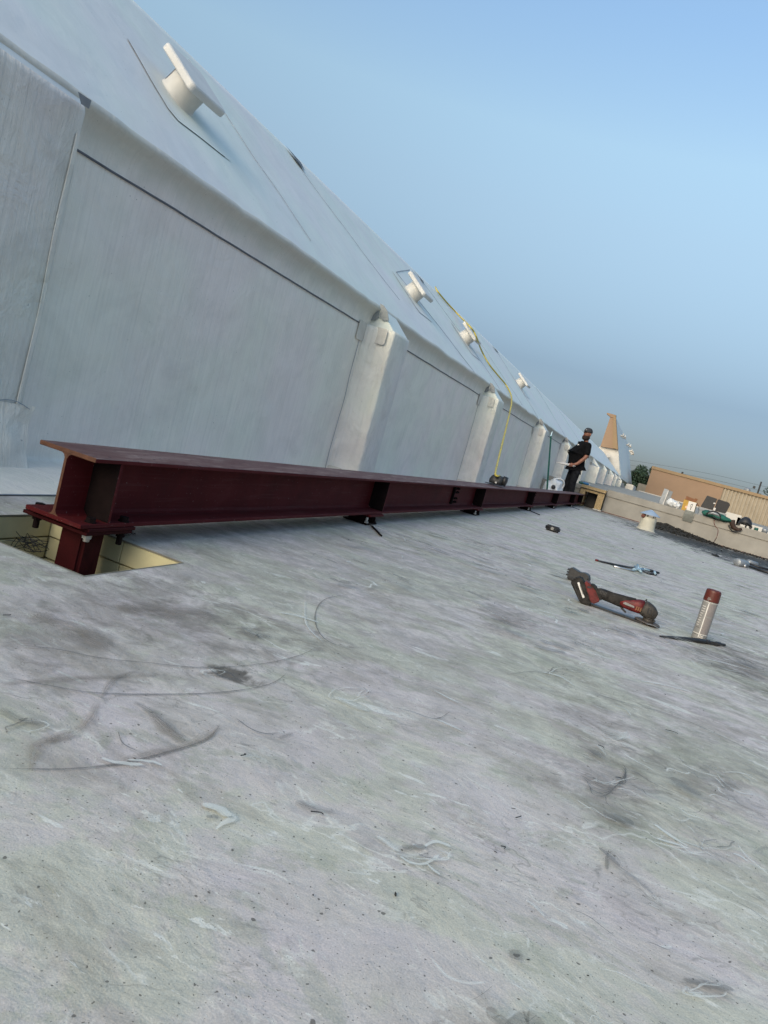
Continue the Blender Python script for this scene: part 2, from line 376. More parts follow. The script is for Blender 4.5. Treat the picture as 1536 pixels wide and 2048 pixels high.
def tube(bm, pts, r, n=8, mi=0):
    pts = [Vector(p) for p in pts]; rings = []
    up = Vector((0, 0, 1))
    for i, p in enumerate(pts):
        d = (pts[min(i+1, len(pts)-1)] - pts[max(i-1, 0)]).normalized()
        a = d.cross(up); a = a.normalized() if a.length > 1e-3 else Vector((1, 0, 0)); b = d.cross(a).normalized()
        rr = r[i] if isinstance(r, (list, tuple)) else r
        rings.append([bm.verts.new(p + (a*math.cos(2*math.pi*k/n) + b*math.sin(2*math.pi*k/n))*rr) for k in range(n)])
    for A, B in zip(rings, rings[1:]):
        for k in range(n):
            l = (k+1) % n; f = bm.faces.new((A[k], A[l], B[l], B[k])); f.material_index = mi
    for Rr in (rings[0], rings[-1]):
        try: bm.faces.new(Rr).material_index = mi
        except ValueError: pass
def spline(P, n=8):
    P = [Vector(p) for p in P]; out = []
    for i in range(len(P)-1):
        p0, p1, p2, p3 = P[max(i-1, 0)], P[i], P[i+1], P[min(i+2, len(P)-1)]
        for k in range(n):
            t = k/n
            out.append(.5*((2*p1) + (p2-p0)*t + (2*p0-5*p1+4*p2-p3)*t*t + (3*p1-p0-3*p2+p3)*t**3))
    out.append(P[-1]); return out
def prism(bm, outline, y0, y1, bev=0.0, mtx=None, mi=0, seg=2):
    """outline of (x,z), extruded along y"""
    t = bmesh.new(); A = [t.verts.new((x, y0, z)) for x, z in outline]; B = [t.verts.new((x, y1, z)) for x, z in outline]
    t.faces.new(A); t.faces.new(B[::-1])
    for k in range(len(A)):
        l = (k+1) % len(A); t.faces.new((A[k], B[k], B[l], A[l]))
    bmesh.ops.recalc_face_normals(t, faces=t.faces)
    if bev: bmesh.ops.bevel(t, geom=t.edges[:], offset=bev, segments=seg, affect='EDGES')
    merge(bm, t, mtx, mi)
def loft(bm, secs, n=16, mi=0, p=2.0):
    """secs: (centre, axis, side, half_side, half_up) superellipse sections"""
    rings = []
    for c, ax, sd_, hs, hu in secs:
        ax = Vector(ax).normalized(); s = Vector(sd_); s = (s - ax*s.dot(ax)).normalized(); u = s.cross(ax)
        rg = []
        for k in range(n):
            a = 2*math.pi*k/n; ca, sa = math.cos(a), math.sin(a)
            x = math.copysign(abs(ca)**(2/p), ca); y = math.copysign(abs(sa)**(2/p), sa)
            rg.append(bm.verts.new(Vector(c) + s*hs*x + u*hu*y))
        rings.append(rg)
    for A, B in zip(rings, rings[1:]):
        for k in range(n):
            l = (k+1) % n; f = bm.faces.new((A[k], A[l], B[l], B[k])); f.material_index = mi
    bm.faces.new(rings[0]).material_index = mi; bm.faces.new(rings[-1]).material_index = mi
def fn(p, s, seed=0): return noise.noise(Vector(p)*s + Vector((seed*7.3, seed*3.1, seed)))

# ================================================================== SETTING
# ground far below
bm = bmesh.new(); q = 1500
for a in ((-q, -q), (q, -q), (q, q), (-q, q)): bm.verts.new((a[0], a[1], -6.0))
bm.faces.new(bm.verts[:]); tag(from_bm('ground', bm, M['ground']), kind='structure')

# roof deck with its opening
HX0, HX1, HY0, HY1 = -2.02, -1.425, 1.746, 2.235
bm = bmesh.new()
XS = [-2.9, -2.30, HX0, HX1, 0, 2, 5, 14]; YS = [-6, 0, HY0, HY1, 5, 10, 20.55]
grid = {}
for i, x in enumerate(XS):
    for j, y in enumerate(YS): grid[i, j] = bm.verts.new((x, y, 0))
for i in range(len(XS)-1):
    for j in range(len(YS)-1):
        if XS[i] == HX0 and YS[j] == HY0: continue
        bm.faces.new((grid[i, j], grid[i+1, j], grid[i+1, j+1], grid[i, j+1]))
roof = tag(from_bm('roof', bm, M['roof']), kind='structure')
# solid turned-down edge of the cut membrane
bm = bmesh.new(); t_ = .004
for (a, b) in (((HX0, HY0), (HX1, HY0)), ((HX1, HY0), (HX1, HY1)), ((HX1, HY1), (HX0, HY1)), ((HX0, HY1), (HX0, HY0))):
    N = 14; pr = None
    for k in range(N+1):
        x = a[0] + (b[0]-a[0])*k/N; y = a[1] + (b[1]-a[1])*k/N
        w = .0012 + .002*abs(fn((x*9, y*9, 0), 1.7)); cx, cy = (HX0+HX1)/2, (HY0+HY1)/2
        dx, dy = (0, math.copysign(1, cy-y)) if a[1] == b[1] else (math.copysign(1, cx-x), 0)
        cur = [bm.verts.new((x-dx*.003, y-dy*.003, .0012)), bm.verts.new((x+dx*w, y+dy*w, .002)), bm.verts.new((x+dx*w, y+dy*w, -t_))]
        if pr:
            for m_ in range(2): bm.faces.new((pr[m_], cur[m_], cur[m_+1], pr[m_+1]))
        pr = cur
from_bm('membrane_edge', bm, M['foam_edge'], roof)
# insulation boards lining the opening
for lay in range(3):
    z1 = -.006 - lay*.085; z0 = z1 - .079
    for lo, hi in (((HX0-.6, HY1, z0), (HX0+.33, HY1+.5, z1)), ((HX0+.333, HY1, z0), (HX1+.4, HY1+.5, z1)),
                   ((HX0-.5, HY0-.4, z0), (HX0, HY1-.004, z1)), ((HX1, HY0-.4, z0), (HX1+.4, HY1-.004, z1)), ((HX0+.004, HY0-.4, z0), (HX1-.004, HY0, z1))):
        bm = bmesh.new(); s_ = .006*(lay % 2)
        box(bm, (lo[0], lo[1]+s_*(1 if lo[1] >= HY1 else 0), lo[2]), (hi[0], hi[1], hi[2]), .002, seg=1)
        from_bm('insulation_board', bm, M['foam'], roof)
bm = bmesh.new(); box(bm, (-2.9, .9, -.30), (-.6, 3.2, -.262)); from_bm('steel_deck', bm, M['deck'], roof)

# decals: scuffs, scrapes and water marks lying on the membrane
def decal_mat(name, c, amax, streak=True, thr=.42):
    m, nt, b = NT(name)
    uv = node(nt, 'ShaderNodeUVMap').outputs[0]
    s = node(nt, 'ShaderNodeSeparateXYZ'); nt.links.new(uv, s.inputs[0])
    d = mth(nt, 'MULTIPLY', mth(nt, 'ABSOLUTE', mth(nt, 'SUBTRACT', s.outputs['Y'], .5)), 2.0)
    edge = mth(nt, 'POWER', mth(nt, 'SUBTRACT', 1.0, d, clamp=True), .8)
    du = mth(nt, 'MULTIPLY', mth(nt, 'ABSOLUTE', mth(nt, 'SUBTRACT', s.outputs['X'], .5)), 2.0)
    ends = mth(nt, 'MULTIPLY', mth(nt, 'SUBTRACT', 1.0, du, clamp=True), 4.0, clamp=True)
    mp = node(nt, 'ShaderNodeMapping'); nt.links.new(uv, mp.inputs[0]); mp.inputs['Scale'].default_value = (2.5, 9, 1) if streak else (3, 3, 1)
    o_ = node(nt, 'ShaderNodeTexCoord')
    ad = node(nt, 'ShaderNodeVectorMath', operation='ADD'); nt.links.new(mp.outputs[0], ad.inputs[0]); nt.links.new(o_.outputs['Object'], ad.inputs[1])
    n = noi(nt, ad.outputs[0], 1.0 if streak else 2.0, 6, .7, .6)
    a = mth(nt, 'MULTIPLY', mth(nt, 'MULTIPLY', edge, ends), ramp(nt, n, [(thr, 0), (thr+.2, 1)]))
    if not streak:
        a = mth(nt, 'MULTIPLY', mth(nt, 'SUBTRACT', mth(nt, 'ADD', mth(nt, 'MULTIPLY', edge, ends), mth(nt, 'MULTIPLY', n, .9)), .85, clamp=True), 4.0, clamp=True)
    a = mth(nt, 'MULTIPLY', a, amax)
    nt.links.new(a, b.inputs['Alpha']); b.inputs['Base Color'].default_value = (*c, 1); b.inputs['Roughness'].default_value = .6
    return m
DM = {'dark': decal_mat('tyre_scuff', (.19, .18, .165), .5, True, .34), 'brown': decal_mat('brown_scuff', (.27, .235, .195), .5, True, .36), 'thin': decal_mat('thin_scratch', (.11, .105, .095), .75, True, .30),
      'white': decal_mat('white_scrape', (.74, .76, .70), .55, False), 'wline': decal_mat('white_scratch', (.72, .73, .67), .75, True, .34), 'dirt': decal_mat('dirt_stain', (.13, .12, .10), .4, False)}
zc = [.0030]
def strip(bms, kind, pts, w):
    bm, uv = bms[kind]; zc[0] += .000035; z = zc[0]
    P = spline([(p.x, p.y, z) for p in pts], 10); n = len(P); pr = None
    for i, p in enumerate(P):
        tt = i/(n-1); ww = w*(.35+.65*math.sin(math.pi*tt)**.7)*(1+.7*noise.noise(Vector((p.x*25, p.y*25, z*900))))
        d = (P[min(i+1, n-1)] - P[max(i-1, 0)]).normalized(); s = Vector((-d.y, d.x, 0))*ww/2
        cur = (bm.verts.new(p-s), bm.verts.new(p+s), i/(n-1))
        if pr:
            f = bm.faces.new((pr[0], cur[0], cur[1], pr[1]))
            for l, c_ in zip(f.loops, ((pr[2], 0), (cur[2], 0), (cur[2], 1), (pr[2], 1))): l[uv].uv = c_
        pr = cur
bms = {}
for k in DM:
    b_ = bmesh.new(); bms[k] = (b_, b_.loops.layers.uv.new('UVMap'))
def S_(kind, pix, w): strip(bms, kind, [G(*p) for p in pix], w)
S_('thin', [(0, 1290), (110, 1300), (200, 1318), (300, 1328), (400, 1337), (520, 1330), (600, 1312), (632, 1295)], .006)
S_('thin', [(0, 1354), (90, 1372), (190, 1388), (330, 1391), (450, 1386), (540, 1370), (578, 1343)], .006)
S_('thin', [(0, 1540), (130, 1541), (240, 1530), (330, 1508), (410, 1482), (440, 1450)], .008)
S_('brown', [(90, 1490), (150, 1466), (180, 1440), (195, 1405)], .035)
S_('brown', [(60, 1545), (70, 1505), (90, 1485), (150, 1470)], .03)
S_('brown', [(240, 1522), (300, 1510), (380, 1490), (440, 1455)], .03)
S_('brown', [(0, 1370), (100, 1362), (220, 1356), (330, 1350)], .03)
S_('dark', [(200, 1400), (230, 1360), (275, 1343)], .02)
S_('dark', [(265, 1405), (300, 1425), (330, 1450), (370, 1480)], .03)
S_('brown', [(300, 1430), (340, 1470), (375, 1485)], .04)
S_('thin', [(700, 1190), (650, 1200), (630, 1230), (640, 1270), (680, 1294), (740, 1296)], .006)
S_('wline', [(610, 1200), (612, 1250), (650, 1290)], .01)
S_('wline', [(555, 1226), (600, 1235), (640, 1248)], .035)
S_('wline', [(668, 1395), (700, 1410), (740, 1425)], .03)
S_('thin', [(470, 1438), (500, 1460), (530, 1470), (560, 1468)], .006)
S_('thin', [(235, 1465), (245, 1490), (275, 1506)], .004)
S_('dark', [(590, 1605), (620, 1618), (670, 1628)], .03)
S_('dark', [(555, 1480), (585, 1468)], .012)
S_('thin', [(900, 1425), (870, 1440), (820, 1425), (790, 1418)], .005)
S_('wline', [(862, 1380), (900, 1400), (918, 1408)], .012)
S_('wline', [(870, 1440), (905, 1455), (925, 1465)], .012)
S_('wline', [(1080, 1345), (1120, 1355), (1150, 1375)], .02)
S_('thin', [(1150, 1375), (1240, 1405), (1320, 1425), (1400, 1455), (1536, 1520)], .007)
S_('thin', [(1010, 1352), (1060, 1345), (1110, 1348)], .004)
S_('wline', [(1275, 1362), (1330, 1372), (1380, 1385)], .02)
S_('wline', [(1408, 1318), (1450, 1328), (1500, 1342)], .03)
S_('wline', [(1225, 1412), (1250, 1420), (1262, 1434)], .012)
for k in range(6): S_('wline', [(1190+k*3, 1448+k*5), (1215, 1458+k*4), (1240, 1468+k*2), (1256, 1465+k*2)], .006)
S_('wline', [(1190, 1490), (1205, 1505), (1212, 1514)], .006)
for k in range(5): S_('thin', [(1150+k*7, 1545+k*6), (1185, 1560+k*8), (1215, 1575+k*4), (1250, 1568-k*5), (1240, 1550-k*6)], .004)
S_('wline', [(1432, 1550), (1450, 1570), (1480, 1588), (1510, 1592)], .008)
S_('wline', [(1440, 1548), (1480, 1548), (1536, 1565)], .006)
S_('white', [(1305, 1650), (1340, 1675), (1378, 1698)], .018)
S_('white', [(1310, 1680), (1345, 1690), (1378, 1700)], .012)
S_('white', [(1355, 1682), (1385, 1693), (1410, 1703)], .010)
S_('white', [(1464, 1710), (1480, 1716), (1495, 1727)], .014)
S_('white', [(1450, 1712), (1458, 1716)], .008)
S_('wline', [(1495, 1728), (1515, 1738), (1536, 1745)], .005)
S_('white', [(395, 1615), (425, 1620), (450, 1632), (462, 1642), (440, 1655), (428, 1668)], .022)
S_('white', [(400, 1612), (440, 1622), (460, 1640)], .02)
S_('dirt', [(410, 1640), (425, 1638), (437, 1640)], .02)
S_('wline', [(752, 1676), (772, 1690), (800, 1710)], .012)
S_('white', [(795, 1715), (820, 1730), (850, 1732), (880, 1712)], .014)
S_('white', [(820, 1690), (840, 1700), (870, 1688), (905, 1700)], .012)
S_('white', [(850, 1730), (865, 1745), (880, 1755)], .01)
S_('dirt', [(800, 1700), (830, 1700), (850, 1696)], .03)
S_('dirt', [(1195, 1698), (1215, 1715), (1240, 1740)], .02)
S_('dirt', [(1212, 1715), (1212, 1745)], .012)
S_('dark', [(1240, 1740), (1280, 1770), (1310, 1800)], .01)
S_('wline', [(1050, 1805), (1070, 1820), (1088, 1840)], .008)
S_('thin', [(430, 1345), (455, 1348), (470, 1360)], .01)
S_('thin', [(415, 1340), (445, 1358), (480, 1362)], .008)
S_('brown', [(0, 1420), (30, 1440), (60, 1450), (85, 1445)], .05)
S_('white', [(200, 1520), (230, 1530), (290, 1535)], .018)
S_('white', [(250, 1525), (300, 1528), (325, 1537)], .012)
S_('dirt', [(1360, 1965), (1410, 1975), (1470, 1985)], .03)
S_('brown', [(230, 1215), (330, 1225), (430, 1230)], .16)
S_('brown', [(60, 1225), (140, 1255), (220, 1300)], .12)
S_('brown', [(980, 1225), (1030, 1245), (1060, 1240)], .12)
S_('dark', [(480, 1255), (510, 1275), (540, 1272)], .06)
for k in range(3):      # small curls of dried wash water
    for (cx, cy, r0) in ((860, 1715, 42), (1225, 1475, 30), (1440, 1690, 40), (60, 1460, 46), (1210, 1560, 46), (430, 1350, 30), (1420, 1985, 50), (700, 1390, 40), (1130, 1350, 40)):
        rq = random.Random(cx*7+k); a0 = rq.uniform(0, 6.28); pts = []
        for j in range(6):
            a = a0+j*rq.uniform(.4, .75); r = r0*(.45+.16*k)*(1+.25*rq.uniform(-1, 1)); pts.append((min(1560, max(-20, cx+r*1.35*math.cos(a))), cy+r*.42*math.sin(a)))
        S_(rq.choice(('wline', 'wline', 'thin')), pts, .0035+.002*rq.random())
# many small scrub marks
rr = random.Random(3)
for k in range(2600):
    y = .8 + 10*rr.random()**1.25; lx = -.55-y*.22 if y < 5 else -1.5
    x = rr.uniform(lx, .5+y*.33); sc1 = min(1.6, .35+y*.25)
    if noise.noise(Vector((x*1.1, y*.7, 4))) < (-.05 if y > 1.6 else .12): continue
    L = rr.uniform(.015, .075)*sc1; a = rr.choice((-.25, .35, .1, -.6, .2)) + rr.gauss(0, .4); cvt = rr.gauss(0, .4)*L
    p0 = Vector((x, y, 0)); d = Vector((math.cos(a), math.sin(a), 0)); s = Vector((-d.y, d.x, 0))
    kind = rr.choices(['wline', 'white', 'thin', 'dark', 'brown', 'dirt'], [6, 1.0, 5, 3, 3, 1.6])[0]
    if y < 1.5 and (kind in ('white', 'dark') or rr.random() < .45): continue
    w = {'wline': .009, 'white': .014, 'thin': .0035, 'dark': .016, 'brown': .040, 'dirt': .06}[kind]*rr.uniform(.5, 1.4)*sc1
    strip(bms, kind, [p0-d*L, p0-d*L*.3+s*cvt, p0+d*L*.4+s*cvt*rr.uniform(-.5, 1), p0+d*L], w)
nm = {'dark': 'grey_scuffs', 'brown': 'brown_scuffs', 'thin': 'thin_scratches', 'white': 'white_scrapes', 'wline': 'white_scratches', 'dirt': 'dirt_stains'}
for k, (b_, _) in bms.items():
    o = from_bm(nm[k], b_, DM[k], roof); o['kind'] = 'stuff'
# grit and chips
bm = bmesh.new()
for k in range(520):
    y = .7 + 13*rr.random()**1.3; x = rr.uniform(-.75-y*.12, .5+y*.32)
    if -2.1 < x < -1.35 and 1.6 < y < 2.4: continue
    r = rr.uniform(.0003, .0010)*(1+y*.2)
    if rr.random() < .05: r *= 2.2
    a = rr.uniform(0, 6.28); e = rr.uniform(1, 3.5)
    mt = Matrix.Translation((x, y, .002+r*.5)) @ Matrix.Rotation(a, 4, 'Z') @ Matrix.Diagonal((r*e, r, r*.7, 1))
    t = bmesh.new(); bmesh.ops.create_icosphere(t, subdivisions=1, radius=1, matrix=mt); merge(bm, t)
tag(from_bm('roof_grit', bm, M['soil']), 'small dark chips and grit scattered over the dirty white roof', 'grit', kind='stuff')
# a few short wires and nails on the membrane
bm = bmesh.new()
for (p, q_) in (((620, 1628), (645, 1634)), ((1195, 1493), (1207, 1500)), ((480, 1516), (487, 1512)), ((1330, 1462), (1355, 1470)), ((1000, 1697), (1007, 1702)), ((1230, 1558), (1241, 1560)), ((5, 1234), (20, 1233)), ((1030, 1640), (1040, 1636))):
    a, b2 = G(*p), G(*q_); mid = (a+b2)/2 + Vector((.004, .006, 0))
    tube(bm, [v + Vector((0, 0, .005)) for v in spline([a, mid, b2], 4)], .0009, 6)
tag(from_bm('wire_offcuts', bm, M['wire']), 'short black wire offcuts lying on the dirty white roof', 'wire', kind='stuff')

# ------------------------------------------------------------------ membrane-wrapped building on the left
bld = empty('wrapped_building', (-2.85, 0, 0), 'long low building wrapped in white membrane with wall pilasters and a steep vented roof slope', 'building')
bld_in = Matrix.Translation((2.85, 0, 0))
def bpart(name, bm, mat, smooth=False, parent=None):
    bmesh.ops.transform(bm, matrix=bld_in, verts=bm.verts)
    return from_bm(name, bm, mat, bld if parent is None else parent, smooth)
TH = R(41); EX, EZ = -2.80, 1.69
RIDGE_U = 2.17
def SP(Y, u, h=0.0): return Vector((EX - u*math.cos(TH) + h*math.sin(TH), Y, EZ + u*math.sin(TH) + h*math.cos(TH)))
YE = 60.0
ys = []; y = -3.0
while y < YE:
    ys.append(y); y += .09 if y < 10 else (.2 if y < 25 else 1.0)
ys.append(YE)
prof = [(-2.27, .004), (-2.45, .012), (-2.72, .014), (-2.82, .018), (-2.843, .024), (-2.85, .04), (-2.851, .07), (-2.85, .2)] + [(-2.85, .2+.1*k) for k in range(1, 13)] + \
       [(-2.85, 1.46), (-2.85, 1.52), (-2.843, 1.57), (-2.833, 1.61), (-2.818, 1.637), (-2.800, 1.658), (-2.789, 1.675), (-2.792, 1.69), (-2.808, 1.706)]
bm = bmesh.new(); pr = None
for y in ys:
    cur = []
    for (x, z) in prof:
        k = min(1, max(0, (z-.05)*4))
        dx = (.007*fn((x*.2, y, z*.7), 1.3) + .004*fn((x, y*1.2, z), 4.2, 3))*k
        if z > 1.44: dx += .012*fn((0, y, 0), 1.9, 5) + .006*fn((0, y, z), 6, 6)
        dz = (.016*fn((0, y, 0), 1.6, 9) + .006*fn((0, y, 0), 6, 9)) if z > 1.5 else (.004*abs(fn((x*2, y, 0), 3.3, 2)) if z < .06 else 0)
        cur.append(bm.verts.new((x+dx, y, z+dz)))
    if pr:
        for i in range(len(cur)-1): bm.faces.new((pr[i], cur[i], cur[i+1], pr[i+1]))
    pr = cur
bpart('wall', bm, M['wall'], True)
def slope_h(Y, u):
    e = min(1, u*3)
    return (.010*fn((u, Y*.5, 0), 1.6, 1) + .004*fn((u, Y, 0), 4, 1))*e*min(1, (RIDGE_U-u)*4) - .012*(1-e)
bm = bmesh.new(); pr = None
us = [-.0, .03] + [RIDGE_U*k/22 for k in range(1, 23)]
for y in ys:
    cur = []
    for u in us:
        e = min(1, u*3)
        h = (.010*fn((u, y*.5, 0), 1.6, 1) + .004*fn((u, y, 0), 4, 1))*e*min(1, (RIDGE_U-u)*4) - .012*(1-e)
        p = SP(y, u, h)
        if u < .1: p.x += .012*fn((0, y, 0), 1.9, 5); p.z += .016*fn((0, y, 0), 1.6, 9)*(1-u*8)
        cur.append(bm.verts.new(p))
    top = SP(y, RIDGE_U)
    cur.append(bm.verts.new((top.x-.06, y, top.z-.004))); cur.append(bm.verts.new((top.x-3.2, y, 1.3)))
    if pr:
        for i in range(len(cur)-1): bm.faces.new((pr[i], cur[i], cur[i+1], pr[i+1]))
    pr = cur
bpart('roof_slope', bm, M['slope'], True)

def flat_strip(bm, pts, n, w, t=.003):
    """thin raised strip along pts, lying on a surface with normal n"""
    n = Vector(n).normalized(); P = [Vector(p) for p in pts]; pr = None
    for i, p in enumerate(P):
        d = (P[min(i+1, len(P)-1)] - P[max(i-1, 0)]).normalized(); s = d.cross(n).normalized()*w/2
        cur = [bm.verts.new(p-s), bm.verts.new(p-s*.8+n*t), bm.verts.new(p+s*.8+n*t), bm.verts.new(p+s)]
        if pr:
            for k in range(3): bm.faces.new((pr[k], cur[k], cur[k+1], pr[k+1]))
        pr = cur
def wall_x(y, z):
    k = min(1, max(0, (z-.05)*4))
    dx = (.007*fn((-2.85*.2, y, z*.7), 1.3) + .004*fn((-2.85, y*1.2, z), 4.2, 3))*k
    if z > 1.44: dx += .012*fn((0, y, 0), 1.9, 5) + .006*fn((0, y, z), 6, 6)
    return -2.85 + dx
# pilasters
PILS = [(1.90, .80, .10), (6.56, .44, .26), (11.5, .44, .26), (16.9, .46, .26), (22.1, .5, .26), (27.3, .5, .3), (32.7, .6, .42), (39.9, .6, .27), (45.7, .7, .37), (51.5, .7, .3), (57.0, .7, .39)]
def pilaster(y0, w, d):
    bm = bmesh.new()
    r = .02 if d > .12 else .010
    xo = -2.85 + d
    out = []   # plan outline from wall near side round to wall far side
    wr_ = .10 if d > .12 else .0
    out += [(-2.90, y0-wr_-.01), (-2.858, y0-wr_*1.05-.008)] + [(-2.85+d*k/10, y0-wr_*(1-k/9)**2.2+.002*(k % 2)) for k in range(1, 9)] + [(xo-r, y0)]
    out += [(xo - r + r*math.sin(a), y0 + r - r*math.cos(a)) for a in (R(22), R(45), R(68), R(90))]
    out += [(xo+.004, y0 + w*.3), (xo, y0 + w*.55), (xo, y0+w-r)]
    out += [(xo - r + r*math.cos(a), y0 + w - r + r*math.sin(a)) for a in (R(30), R(60), R(90))]
    out += [(-2.85+d*.5, y0+w), (-2.90, y0+w)]
    zs = [0, .03, .07, .12, .2, .35, .5, .65, .8, .95, 1.1, 1.25, 1.36, 1.44, 1.50, 1.525]
    rings = []; n_ = len(zs); zt_ = EZ - (xo-EX)*math.tan(TH) - .004; zs = [z_/1.525*zt_ for z_ in zs]
    for zi, z in enumerate(zs):
        rg = []
        fl = max(0, .16-z)/.16
        for (x, y) in out:
            zz = z
            amp = 1 if zi < n_-2 else .3
            nx = (.006*fn((x*3, y*2, z*1.2), 2.2, y0) + .004*fn((x*4, y*5, z), 5, y0))*amp
            px_ = x + (.03*fl*fl if x > -2.8 else 0) + nx*(x > -2.84)
            py_ = y + (-.06*fl*fl if y < y0+.1 else .02*fl) + (.012*fn((x*6, y, z*1.1), 2.5, y0+1) + .007*fn((x*16, y, z*1.6), 3.0, y0+2))*amp*(x > -2.86)
            if zi == n_-1: px_ -= .006*(x > -2.8); py_ += .004 if y < y0+.02 else (-.004 if y > y0+w-.02 else 0)
            rg.append(bm.verts.new((px_, py_, zz + (.004 if z == 0 else 0))))
        rings.append(rg)
    for A, B in zip(rings, rings[1:]):
        for k in range(len(A)-1): bm.faces.new((A[k], A[k+1], B[k+1], B[k]))
    bm.faces.new(rings[-1])
    return bm
def slab(bm, pts, n, t):
    n = Vector(n).normalized(); A = [bm.verts.new(p) for p in pts]; B = [bm.verts.new(p+n*t) for p in pts]
    bm.faces.new(B)
    for k in range(len(A)):
        l = (k+1) % len(A); bm.faces.new((A[k], A[l], B[l], B[k]))
def rounded_patch(c, u, v, hw, hh, rad, n=5):
    u, v = Vector(u), Vector(v); pts = []
    for (sx_, sy_, a0) in ((1, 1, 0), (-1, 1, 90), (-1, -1, 180), (1, -1, 270)):
        for k in range(n):
            a = R(a0 + 90*k/(n-1)); pts.append(Vector(c) + u*(sx_*(hw-rad) + rad*math.cos(a)) + v*(sy_*(hh-rad) + rad*math.sin(a)))
    return pts
for i, (y0, w, d) in enumerate(PILS):
    po = bpart('pilaster', pilaster(y0, w, d), [M['pil'], M['slope']], True)
    bm = bmesh.new(); xo = -2.85+d; y1_ = y0+w
    a = [(xo-.012, y0+.003, EZ-(xo-EX)*math.tan(TH)-.012), (xo-.012, y1_-.003, EZ-(xo-EX)*math.tan(TH)-.012), (EX-.005, y1_-.003, EZ+.004), (EX-.005, y0+.003, EZ+.004)]
    lo_ = [(-2.87, y0+.003, 1.50), (-2.87, y1_-.003, 1.50)]
    A_4 = [bm.verts.new(p) for p in a]; Lw = [bm.verts.new(p) for p in lo_]; Hw = [bm.verts.new((-2.87, y0+.003, EZ+.02)), bm.verts.new((-2.87, y1_-.003, EZ+.02))]
    f_ = bm.faces.new(A_4); f_.material_index = 1
    bm.faces.new((A_4[0], A_4[3], Hw[0], Lw[0])); bm.faces.new((A_4[1], A_4[2], Hw[1], Lw[1]))
    bmesh.ops.recalc_face_normals(bm, faces=bm.faces)
    bpart('pilaster_cap', bm, [M['slope'], M['slope']])
    if i > 4: continue
    # wrapped corner flaps at the head and foot
    if i >= 1:
        bm = bmesh.new()
        slab(bm, rounded_patch((-2.85+d*.45, y0-.026, 1.43), (1, 0, 0), (0, 0, 1), .080, .075, .025), (0, -1, 0), .004)
        bpart('corner_patch', bm, M['patch2'])
        bm = bmesh.new()
        slab(bm, rounded_patch((wall_x(y0-.18, 1.4)+.010, y0-.185, 1.42), (0, 1, 0), (0, 0, 1), .085, .085, .02), (1, 0, 0), .004)
        bpart('corner_patch', bm, M['patch2'])
        bm = bmesh.new()
        slab(bm, rounded_patch((-2.85+d*.30, y0-.115, .085), (1, 0, .0), (0, 0, 1), .10, .075, .05), (0, -1, 0), .004)
        bpart('corner_patch', bm, M['patch2'])
        for tab in (((742, 601), (750, 607), (757, 618), (757, 634), (748, 640), (735, 641)), ((760, 607), (768, 611), (775, 622), (777, 641), (766, 640), (758, 632), (762, 622))):
            bm = bmesh.new(); T_ = [PY(a_, b_, 6.535) for a_, b_ in tab]
            slab(bm, [Vector((p.x, y0-.012+.02*fn(p, 6), p.z)) for p in T_], (0, -1, 0), .005); bpart('eave_tab', bm, M['patch'])
    bm = bmesh.new()   # vertical seam on the wall just before the pilaster, and one just after it
    if i: (flat_strip(bm, [(wall_x(y0-.19, z)+.004, y0-.17+.03*fn((0, z, 0), 2), z) for z in [.1+.1*k for k in range(14)]], (1, 0, 0), .007), bpart('vertical_seam', bm, M['seam_soft']))
    bm = bmesh.new()
    if i == 0:
        for (dy_, w_s) in ((-.030, .024),):
            bm = bmesh.new(); flat_strip(bm, [(-2.85+d+.004, y0+w+dy_+.008*fn((0, z, 0), 2.5, 7), z) for z in [.14+.06*k for k in range(24)]], (1, 0, 0), w_s, .003)
            bpart('vertical_seam', bm, M['pil'])
        # the folded flashing boot at its foot
        bm = bmesh.new(); N = 30; prv = None
        for a_ in range(N+1):
            z = .30*(1-a_/N); cur = []
            for b_ in range(31):
                yy = y0+w-.62+.66*b_/30; k = 1-a_/N
                x = -2.85+d+.006+.06*(1-k)**2+.020*fn((yy*1.5, z*2, 0), 4, 3)+.014*abs(fn((yy, z*.6, 0), 11, 5))
                cur.append(bm.verts.new((x, yy+.02*fn((z, yy, 0), 5), max(.005, z + .02*fn((yy, 0, 0), 5, 8)*k))))
            if prv:
                for b_ in range(30): bm.faces.new((prv[b_], cur[b_], cur[b_+1], prv[b_+1]))
            prv = cur
        bpart('base_flashing', bm, M['pil'], True)
        bm = bmesh.new(); flat_strip(bm, [(-2.85+d+.022, y0+w+.02-.6*k/16, .285+.03*math.sin(k*.5)) for k in range(17)], (1, 0, 0), .004, .001); bpart('flashing_seam', bm, M['seam_soft'])
        bm = bmesh.new()
    else: flat_strip(bm, [(wall_x(y0+w+.12, z)+.004, y0+w+.12, z) for z in [.1+.1*k for k in range(14)]], (1, 0, 0), .005)
    if i == 0: bm.free(); continue
    bpart('vertical_seam', bm, M['seam_soft'])
# horizontal seams between pilasters
for a, b2 in zip(PILS[:5], PILS[1:5]):
    bm = bmesh.new(); y_ = a[0]+a[1]+.02; pts = []
    while y_ < b2[0]-.17: pts.append((wall_x(y_, 1.485)+.006, y_, 1.485 - .002*(y_-a[0]))); y_ += .1
    flat_strip(bm, pts, (1, 0, .1), .011 if a[0] < 3 else .012, .004)
    bpart('horizontal_seam', bm, M['seam'])
# little ledge fold by the first pilaster
bm = bmesh.new()
a = PX(183, 200, -2.755); 
pts = [PX(156, 183, -2.58), PX(183, 201, -2.74), PX(178, 218, -2.70), PX(172, 214, -2.66), PX(162, 208, -2.6)]
f_ = bm.faces.new([bm.verts.new(p) for p in pts]); bmesh.ops.solidify(bm, geom=[f_], thickness=.006)
bpart('eave_tab', bm, M['patch'])
